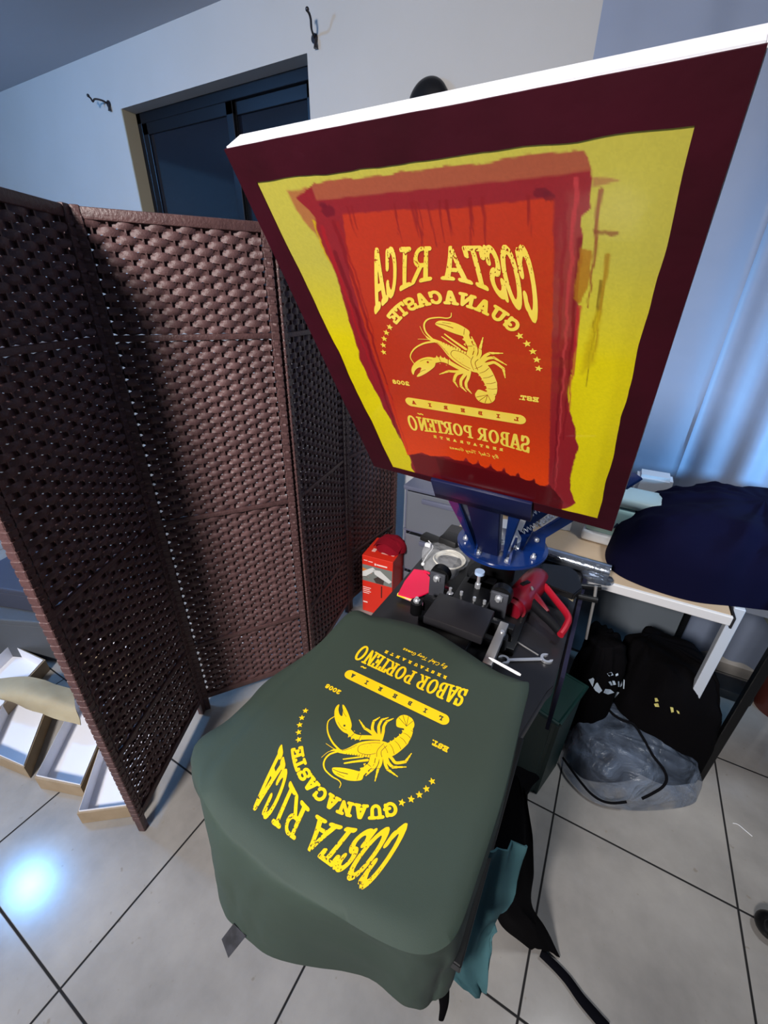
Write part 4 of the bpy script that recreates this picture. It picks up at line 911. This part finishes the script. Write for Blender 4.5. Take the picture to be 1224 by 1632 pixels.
# ------------------------------------------------------------------ under the desk, right side
M_bc = mat('black_cotton', (9, 8, 10), .95, spec=.05, bump=(300, .2, .001))
g1 = tag(obj('black_garment', heap([(.22, 1.40), (.27, 1.315), (.36, 1.26), (.46, 1.25), (.545, 1.30), (.57, 1.335), (.545, 1.44), (.47, 1.54), (.36, 1.60), (.26, 1.54)], (.32, 1.50, .44), .001, 12, .04, 9, 24, 8, .5, .7), M_bc, None, 60, origin=(.40, 1.42, 0)), 'tall pile of black clothing on the floor in front of the white desk leg', 'clothing pile')
g2 = tag(obj('black_garment', heap([(.085, 1.36), (.095, 1.25), (.15, 1.20), (.21, 1.23), (.245, 1.31), (.23, 1.40), (.16, 1.44)], (.14, 1.31, .50), .001, 15, .03, 11, 24, 8, .42, .8), M_bc, None, 60, origin=(.16, 1.3, 0)), 'black garment with pale lettering heaped between the green bin and the tall black pile', 'clothing pile')
# white marks printed on black garments (plates laid on cloth as thin raised ink)
pb = thing('plastic_bag', 'clear plastic bag with black drawstring lying on the tiles in front of the black clothes', 'plastic bag', P(990, 1210, 0))
o3 = [P(x, y, .003) for x, y in ((893, 1215), (925, 1262), (965, 1285), (1030, 1292), (1100, 1283), (1108, 1262), (1075, 1220), (1050, 1180), (1010, 1150), (960, 1140), (905, 1170))]
M_bag = bpy.data.materials.new('hazy_plastic'); M_bag.use_nodes = True; n_ = M_bag.node_tree; b_ = n_.nodes['Principled BSDF']
b_.inputs['Base Color'].default_value = sl((120, 134, 156)); b_.inputs['Roughness'].default_value = .28; b_.inputs['Specular IOR Level'].default_value = .7
tn = n_.nodes.new('ShaderNodeTexNoise'); tn.inputs['Scale'].default_value = 9; tn.inputs['Detail'].default_value = 5; tn.inputs['Distortion'].default_value = 1.2
tcn = n_.nodes.new('ShaderNodeTexCoord'); n_.links.new(tcn.outputs['Object'], tn.inputs['Vector'])
mr = n_.nodes.new('ShaderNodeMapRange'); mr.inputs[1].default_value = .35; mr.inputs[2].default_value = .68; mr.inputs[3].default_value = .12; mr.inputs[4].default_value = .55; n_.links.new(tn.outputs['Fac'], mr.inputs[0]); n_.links.new(mr.outputs[0], b_.inputs['Alpha'])
bn = n_.nodes.new('ShaderNodeBump'); bn.inputs['Strength'].default_value = .9; bn.inputs['Distance'].default_value = .03; n_.links.new(tn.outputs['Fac'], bn.inputs['Height']); n_.links.new(bn.outputs[0], b_.inputs['Normal'])
bag_o = obj('bag', heap([(p.x, p.y) for p in o3], P(960, 1160, .19), .002, 21, .020, 16, 24, 7, .5, .6), M_bag, pb, 60)
tag(obj('black_bundle', heap([(p.x, p.y) for p in (P(x, y, .01) for x, y in ((905, 1205), (925, 1235), (960, 1245), (1010, 1240), (1030, 1215), (1000, 1180), (950, 1165), (910, 1175)))], P(945, 1175, .13), .004, 30, .02, 14, 14, 6, .5), mat('grey_black_cotton', (34, 36, 46), .9), None, 60, origin=P(960, 1200, 0)), 'dark folded garment seen inside the clear plastic bag', 'garment')
# green bin
gb = thing('green_bin', 'dark teal-green plastic bin standing under the right side of the press table', 'bin', (.03, 1.06, 0))
ca, cb_ = Vector((.071, .975, 0)), Vector((.125, 1.15, 0)); dd = (cb_ - ca).normalized(); pp = Vector((-dd.y, dd.x, 0)); A_ = ca; B_ = cb_; C_ = B_ + pp * .22; D_ = A_ + pp * .22
cg = (A_ + C_) / 2
def tier(s, z): return [Vector((cg.x + (q.x - cg.x) * s, cg.y + (q.y - cg.y) * s, z)) for q in (A_, B_, C_, D_)]
bm = BM(); lv = [tier(1, .001), tier(1.06, .40), tier(1.02, .40), tier(.96, .012)]
vv = [[bm.verts.new(p) for p in l] for l in lv]
for a in range(3):
    for k in range(4): bm.faces.new((vv[a][k], vv[a][(k + 1) % 4], vv[a + 1][(k + 1) % 4], vv[a + 1][k]))
bm.faces.new(vv[0][::-1]); bm.faces.new(vv[3]); bmesh.ops.bevel(bm, geom=[e for e in bm.edges if abs(e.verts[0].co.z - e.verts[1].co.z) > .3], offset=.02, segments=3, affect='EDGES')
M_teal = mat('teal_green_plastic', (4, 48, 44), .5); obj('body', bm, M_teal, gb, True)
bm = BM(); tr_ = tier(1.07, .40); tube(bm, [tr_[0], tr_[1], tr_[2], tr_[3], tr_[0]], .008, 8, 1); obj('rim', bm, M_teal, gb, True)
bm = BM(); tl_ = tier(1.05, .398); prism(bm, [(p.x, p.y) for p in tl_], .392, .404); obj('lid', bm, M_teal, gb)
# black bag and strap hanging by the table
bgk = thing('black_backpack', 'black backpack slumped under the shirt side, its strap trailing on the tiles', 'backpack', P(830, 1480, 0))
rows = [[P(800, 1235, .55), P(822, 1235, .53), P(838, 1262, .50)], [P(785, 1310, .42), P(820, 1320, .42), P(848, 1330, .36)], [P(780, 1390, .30), P(818, 1390, .34), P(852, 1392, .24)], [P(786, 1440, .18), P(822, 1440, .24), P(850, 1440, .14)], [P(800, 1478, .06), P(845, 1475, .14), P(872, 1478, .06)], [P(840, 1512, .008), P(868, 1518, .02), P(893, 1526, .006)]]
obj('body', sheet(rows, 6, .012, 8, 6, .05), M_bc, bgk, 60)
bm = BM(); tube(bm, [P(862, 1518, .012), P(885, 1540, .008), P(905, 1562, .008), P(925, 1590, .008), P(940, 1608, .008), P(968, 1640, .008)], lambda t: .010 + .003 * t, 8, 5, .3); obj('strap', bm, mat('black_webbing', (6, 6, 12), .9, spec=.08), bgk, True, label='flat webbing strap')
bm = BM(); box(bm, (-.006, -.004, -.004), (.006, .004, .004), .001, Matrix.Translation(P(786, 1436, .20))); box(bm, (-.004, -.004, -.004), (.004, .004, .004), .001, Matrix.Translation(P(792, 1448, .18))); obj('buckle', bm, M_chr, bgk)
bm = BM(); tube(bm, [P(706, 1570, .50), P(708, 1600, .47), P(703, 1626, .45)], lambda t: .012 * (1 - .6 * t), 10, 4, .4)
tag(obj('hanging_strap', bm, M_bc, None, True, origin=P(706, 1590, .48)), 'short black strap end hanging below the shirt corner', 'strap')
bm = BM(); box(bm, (-.062, .22, .78), (-.0035, .56, .80), .002)
tag(obj('support_rail', bm, M_blkm, None, origin=(-.04, .5, .78)), 'black rail running under the right edge of the green shirt', 'rail')
# floor items at right edge
bm = BM(); sph(bm, P(1228, 1476, .03), .034, (1, 1, .85), 20); sph(bm, P(1228, 1476, .055), .014, (1, 1, 1), 12)
tag(obj('black_ball', bm, M_blkm, None, True, origin=P(1228, 1476, 0)), 'round black rubber ball at the right edge of the picture', 'ball')
bm = BM(); box(bm, (.62, 1.80, .001), (.80, 1.90, .05), .008); tag(obj('power_strip', bm, mat('black_plastic'), None, True, origin=(.7, 1.85, 0)), 'black power strip on the floor under the side table', 'power strip')
bm = BM(); tube(bm, [P(1168, 1312, .002), P(1176, 1314, .003), P(1186, 1322, .003), P(1199, 1333, .002)], .0014, 6, 4); tag(obj('thread_scrap', bm, mat('white_gloss'), None, True, origin=P(1183, 1322, 0)), 'white scrap of thread on the tiles near the right edge', 'thread')
bm = BM(); c = P(1240, 1130, 0); cyl(bm, c, c + Vector((0, 0, .30)), .085, .10, n=32); tag(obj('brown_pot', bm, mat('brown_glaze', (74, 34, 28), .3), None, True, origin=tuple(c)), 'brown round pot cut by the right edge of the picture', 'pot')
from mathutils.bvhtree import BVHTree
def on_surface(o, pts, lift=.004):
    """points of the photograph's outline laid onto the surface of a built object"""
    me = o.data; off_ = base_of(o); bt = BVHTree.FromPolygons([v.co + off_ for v in me.vertices], [list(p.vertices) for p in me.polygons]); out = []
    for x, y in pts:
        h = bt.ray_cast(CAMP, ray(x, y).normalized())
        if h[0] is None: out.append(None); continue
        n_v = h[1] if h[1].dot(CAMP - h[0]) > 0 else -h[1]; out.append(h[0] + n_v * lift)
    return [p for p in out if p is not None]
# ------------------------------------------------------------------ left: cartons, crates, kraft paper
M_cw = mat('white_carton_inside', (224, 225, 232), .6); M_kr = mat('kraft_card', (158, 140, 116), .8, noise=(20, (140, 122, 98), .3))
def tray(NL, NR, FL, h_, label, z=.002, lean=(0, 0), wall=.004):
    """open-topped white-lined tray; three bottom corners on the ground, walls h_ high"""
    a, b, c = Vector((*NL, z)), Vector((*NR, z)), Vector((*FL, z)); d = b + c - a; up = Vector((lean[0], lean[1], h_)); t = thing('open_carton', label, 'carton', tuple((a + d) / 2), 'white-lined cartons on the floor')
    def slab(bm, p, q, r0, r1):  # wall from p to q, inner offset
        vv = [bm.verts.new(v) for v in (p, q, q + up, p + up, p + r0, q + r1, q + r1 + up, p + r0 + up)]
        for f in ((0, 1, 2, 3), (7, 6, 5, 4), (0, 4, 5, 1), (3, 2, 6, 7), (0, 3, 7, 4), (1, 5, 6, 2)): bm.faces.new([vv[k] for k in f])
    cen_ = (a + d) / 2
    for nm, m, ins, th, lab in (('shell', M_kr, 0, wall, 'kraft brown outside'), ('lining', M_cw, wall + .0004, .001, 'white inside')):
        q = [v + (cen_ - v).normalized() * ins * 1.6 + Vector((0, 0, ins)) for v in (a, b, d, c)]; bm = BM()
        for k in range(4):
            p_, q_ = q[k], q[(k + 1) % 4]; slab(bm, p_, q_, (cen_ - p_).normalized() * th * 1.4, (cen_ - q_).normalized() * th * 1.4)
        f = [bm.verts.new(v + Vector((0, 0, .0002))) for v in q]; bm.faces.new(f)
        bmesh.ops.recalc_face_normals(bm, faces=bm.faces); obj(nm, bm, m, t, label=lab)
    return t
tray((-1.185, .175), (-1.04, .285), (-1.37, .36), .055, 'white-lined tray carton nearest the foot of the folding screen')
tray((-1.42, .165), (-1.255, .225), (-1.66, .44), .06, 'white-lined tray carton second from the screen foot')
tray((-1.70, .12), (-1.49, .165), (-1.95, .33), .06, 'white-lined tray carton third from the screen foot')
tray((-2.04, .14), (-1.80, .17), (-2.20, .42), .06, 'white-lined tray carton at the left edge of the picture')
tray((-1.80, .50), (-1.55, .60), (-1.86, .58), .16, 'upright white carton just behind the woven screen')
tag(obj('kraft_paper', sheet([[P(-30, 1085, .12), P(45, 1078, .15), P(118, 1100, .14)], [P(-25, 1105, .13), P(50, 1108, .17), P(120, 1128, .15)], [P(15, 1118, .10), P(75, 1142, .12), P(128, 1156, .10)]], 6, .008, 7, 4), mat('kraft_paper', (166, 156, 130), .8, noise=(12, (150, 138, 112), .3)), None, 40, origin=tuple(P(50, 1110, .12))), 'crumpled kraft paper sheet lying over the far ends of the cartons', 'paper')
def crate(c, s, rz, label, rgb):
    t = thing('storage_crate', label, 'crate', c, 'grey crates behind the cartons'); M = Matrix.Translation(c) @ Matrix.Rotation(rz, 4, 'Z'); m = mat('crate_%d' % rgb[0], rgb, .6)
    bm = BM(); box(bm, (-s[0] / 2, -s[1] / 2, 0), (s[0] / 2, s[1] / 2, s[2] - .03), .006, M); obj('body', bm, m, t)
    bm = BM(); box(bm, (-s[0] / 2 - .006, -s[1] / 2 - .006, s[2] - .029), (s[0] / 2 + .006, s[1] / 2 + .006, s[2]), .006, M); obj('lid', bm, m, t)
crate((-2.16, .60, .001), (.46, .34, .24), R_(24), 'grey lidded crate on the floor behind the cartons, lower of two', (74, 78, 84))
crate((-2.22, .64, .244), (.44, .34, .12), R_(18), 'bluish dark grey crate stacked on top of the other crate', (56, 60, 76))
tag(obj('reflection_board', quadbox((-1.35, .98, .001), (-.90, 1.10, .022)), mat('reflection_white', (226, 230, 236), .5), None, origin=(-1.1, 1.04, 0)), 'white board standing in for light reflected on the floor behind the second screen panel', 'board')  # bright floor reflection built as a white slab

# ------------------------------------------------------------------ red box with maroon cap, drawer unit
rb = thing('product_box', 'red and white tool box carton with a photo on its side, standing by the screen', 'box', (-.80, 1.37, 0))
rz = R_(-14); zb0, zb1 = .0, .30; TB = .27
c0 = P(577, 885, .36)
BW, BD, BH = .17, .19, .36
fl = P(577, 884, BH); Mb = Matrix.Translation((fl.x, fl.y, 0)) @ Matrix.Rotation(R_(6), 4, 'Z')
M_rb = mat('red_carton', (214, 44, 26), .45)
bm = BM(); box(bm, (0, 0, .001), (BW, BD, BH), .002, Mb); obj('carton', bm, M_rb, rb)
def decal(name, quads, rgb, lab=None, face='f'):
    for x0, z0, x1, z1 in quads:
        bm = BM()
        if face == 'f': box(bm, (x0, -.0010, z0), (x1, -.0002, z1), 0, Mb)
        else: box(bm, (x0, z0, BH + .0002), (x1, z1, BH + .001), 0, Mb)
        obj(name, bm, mat(name + '_m', rgb, .5), rb, label=lab)
decal('photo_panel', [(.002, BH - .155, BW - .002, BH - .055)], (120, 124, 120), 'printed photo of a tool in use')
bm = BM()
for pl in (((.0, -.10), (.06, -.06), (.075, -.075), (.02, -.125), (.0, -.13)), ((.06, -.075), (.10, -.07), (.165, -.12), (.15, -.135), (.10, -.115), (.07, -.10))):
    vv = [bm.verts.new(Mb @ Vector((x + .002, -.0016, BH + z))) for x, z in pl]; bm.faces.new(vv)
obj('photo_tool', bm, mat('pale_tool', (214, 214, 212), .5), rb)
bm = BM()
for pl in (((.09, -.11), (.125, -.125), (.12, -.153), (.08, -.153), (.065, -.13)),):
    vv = [bm.verts.new(Mb @ Vector((x, -.0018, BH + z))) for x, z in pl]; bm.faces.new(vv)
obj('photo_glove', bm, mat('dark_glove', (62, 50, 46), .6), rb)
bm = BM(); vv = [bm.verts.new(Mb @ Vector((x, -.0015, BH + z))) for x, z in ((.003, -.075), (.05, -.085), (.055, -.10), (.003, -.12))]; bm.faces.new(vv); obj('photo_wood', bm, mat('orange_wood', (204, 120, 50), .6), rb)
decal('side_text', [(.082, BH - .043, .14, BH - .035), (.07, BH - .045, .079, BH - .033), (.01, BH - .030, .03, BH - .026), (.035, BH - .032, .06, BH - .028), (.004, BH - .20, .05, BH - .196), (.004, BH - .212, .044, BH - .208), (.004, BH - .224, .05, BH - .22), (.004, BH - .236, .04, BH - .232), (.004, BH - .30, .03, BH - .292), (.004, BH - .132, .04, BH - .126)], (238, 214, 206), 'small white printed line')
decal('top_text', [(.03, .05, .05, .08), (.085, .05, .13, .062), (.09, .066, .13, .078), (.088, .082, .126, .092), (.14, .05, .155, .07)], (240, 190, 178), 'white mark on the lid', 't')
decal('dark_gap', [(.108, BH - .24, .114, BH - .165)], (60, 20, 18))
cp = thing('maroon_cap', 'dark red fabric cap resting on the red carton', 'cap', tuple(Mb @ Vector((.11, .11, BH))))
M_cap = mat('maroon_felt', (128, 10, 30), .9, spec=.15)
cc = Mb @ Vector((.112, .120, BH + .002)); prof = []
bm = BM(); nn_ = 40; rings = []
for j in range(9):
    t = j / 8; r = .072 * math.cos(t * math.pi / 2 * .93) ** .7
    rings.append([bm.verts.new(cc + Vector((r * 1.15 * math.cos(2 * math.pi * i / nn_), r * math.sin(2 * math.pi * i / nn_), .062 * math.sin(t * math.pi / 2) + .006 * math.sin(i * .9) * (1 - t)))) for i in range(nn_)])
for j in range(8):
    for i in range(nn_): bm.faces.new((rings[j][i], rings[j][(i + 1) % nn_], rings[j + 1][(i + 1) % nn_], rings[j + 1][i]))
bm.faces.new(rings[-1]); bmesh.ops.recalc_face_normals(bm, faces=bm.faces); obj('crown', bm, M_cap, cp, 60)
obj('brim', sheet([[cc + Vector((x, -.060 - .022 * (1 - (x / .075) ** 2), .006 + .056 * (1 - (x / .08) ** 2))) for x in (-.07, -.035, 0, .035, .07)], [cc + Vector((x, -.022, .022 + .046 * (1 - (x / .08) ** 2))) for x in (-.07, -.035, 0, .035, .07)]], 5, 0, thick=.003), M_cap, cp, 60)
dr = thing('drawer_unit', 'translucent grey plastic drawer tower between the press table and the wall', 'drawer unit', (-.62, 1.72, 0))
M_dr = mat('grey_translucent_plastic', (98, 102, 122), .3, spec=.6); M_df = mat('smoky_drawer', (112, 116, 126), .22, alpha=.85)
dx0, dx1, dy0, dy1 = -.80, -.43, 1.66, 2.02
bm = BM(); box(bm, (dx0, dy0 + .02, .001), (dx0 + .012, dy1, .70)); box(bm, (dx1 - .012, dy0 + .02, .001), (dx1, dy1, .70)); box(bm, (dx0, dy1 - .01, .001), (dx1, dy1, .70)); box(bm, (dx0 - .004, dy0, .70), (dx1 + .004, dy1, .722), .004)
for z in (.001, .235, .470): box(bm, (dx0, dy0 + .012, z), (dx1, dy1, z + .012), .002)
obj('cabinet', bm, M_dr, dr, True)
for z in (.018, .252, .487):
    bm = BM(); box(bm, (dx0 + .016, dy0, z), (dx1 - .016, dy0 + .006, z + .208), .004); box(bm, (dx0 + .018, dy0, z), (dx1 - .018, dy1 - .02, z + .004)); box(bm, (dx0 + .018, dy0, z), (dx0 + .021, dy1 - .02, z + .19)); box(bm, (dx1 - .021, dy0, z), (dx1 - .018, dy1 - .02, z + .19))
    d_ = obj('drawer', bm, M_df, dr)
    bm = BM(); box(bm, (dx0 + .10, dy0 - .016, z + .165), (dx1 - .10, dy0, z + .19), .005); obj('handle', bm, M_dr, d_, True)

def marks(name, host, polys, m, label):
    bm = BM()
    for pl in polys:
        q = on_surface(host, pl, .0025)
        if len(q) >= 3: bm.faces.new([bm.verts.new(p) for p in q])
    if len(bm.faces): tag(obj(name, bm, m, None, origin=tuple(on_surface(host, [polys[0][0]])[0])), *label) if label else obj(name, bm, m, host)
bpy.context.view_layer.update()
def cord(pts, label):
    q = on_surface(bag_o, pts, .004)
    tail = [P(x, y, .006) for x, y in pts[-1:]]
    bm = BM(); tube(bm, q, .0042, 8, 5); obj('drawstring', bm, mat('black_cord', (8, 8, 12), .9, spec=.1), pb, True, label=label)
cord([(962, 1122), (975, 1138), (992, 1149), (1010, 1156), (1026, 1180), (1040, 1205), (1056, 1225), (1061, 1240), (1054, 1253), (1036, 1264), (1022, 1271)], 'black drawstring looped over the bag')
cord([(899, 1208), (912, 1226), (928, 1247), (942, 1263), (958, 1274), (976, 1278), (998, 1276)], 'black drawstring along the near side')
M_wi = mat('white_print', (190, 206, 222), .7)

marks('pale_print', g2, [[(938, 1082), (946, 1080), (952, 1088), (944, 1092)], [(944, 1092), (952, 1088), (960, 1100), (955, 1104), (948, 1100)]], M_wi, None)
for host in (g1, g2):
    marks('white_lettering', host, [[(964, 1097), (972, 1098), (978, 1103), (968, 1106), (961, 1103)], [(972, 1098), (988, 1104), (981, 1112), (976, 1106)],
      [(969, 1086), (972, 1085), (976, 1091), (973, 1092)], [(975, 1084), (979, 1084), (981, 1090), (977, 1091)], [(984, 1085), (986, 1085), (986, 1094), (984, 1094)], [(989, 1083), (992, 1083), (992, 1092), (989, 1095)], [(994, 1082), (996, 1083), (996, 1098), (994, 1098)],
      [(968, 1073), (974, 1070), (977, 1075), (970, 1077)], [(980, 1074), (984, 1072), (985, 1075), (981, 1077)]], M_wi, None)
marks('yellow_lettering', g1, [[(1044, 1112), (1048, 1112), (1050, 1117), (1045, 1118)], [(1043, 1121), (1049, 1120), (1051, 1126), (1045, 1126)], [(1068, 1126), (1073, 1127), (1074, 1134), (1070, 1135)], [(1078, 1131), (1082, 1133), (1083, 1137), (1080, 1136)]], mat('pale_yellow_print', (200, 190, 110), .7), None)
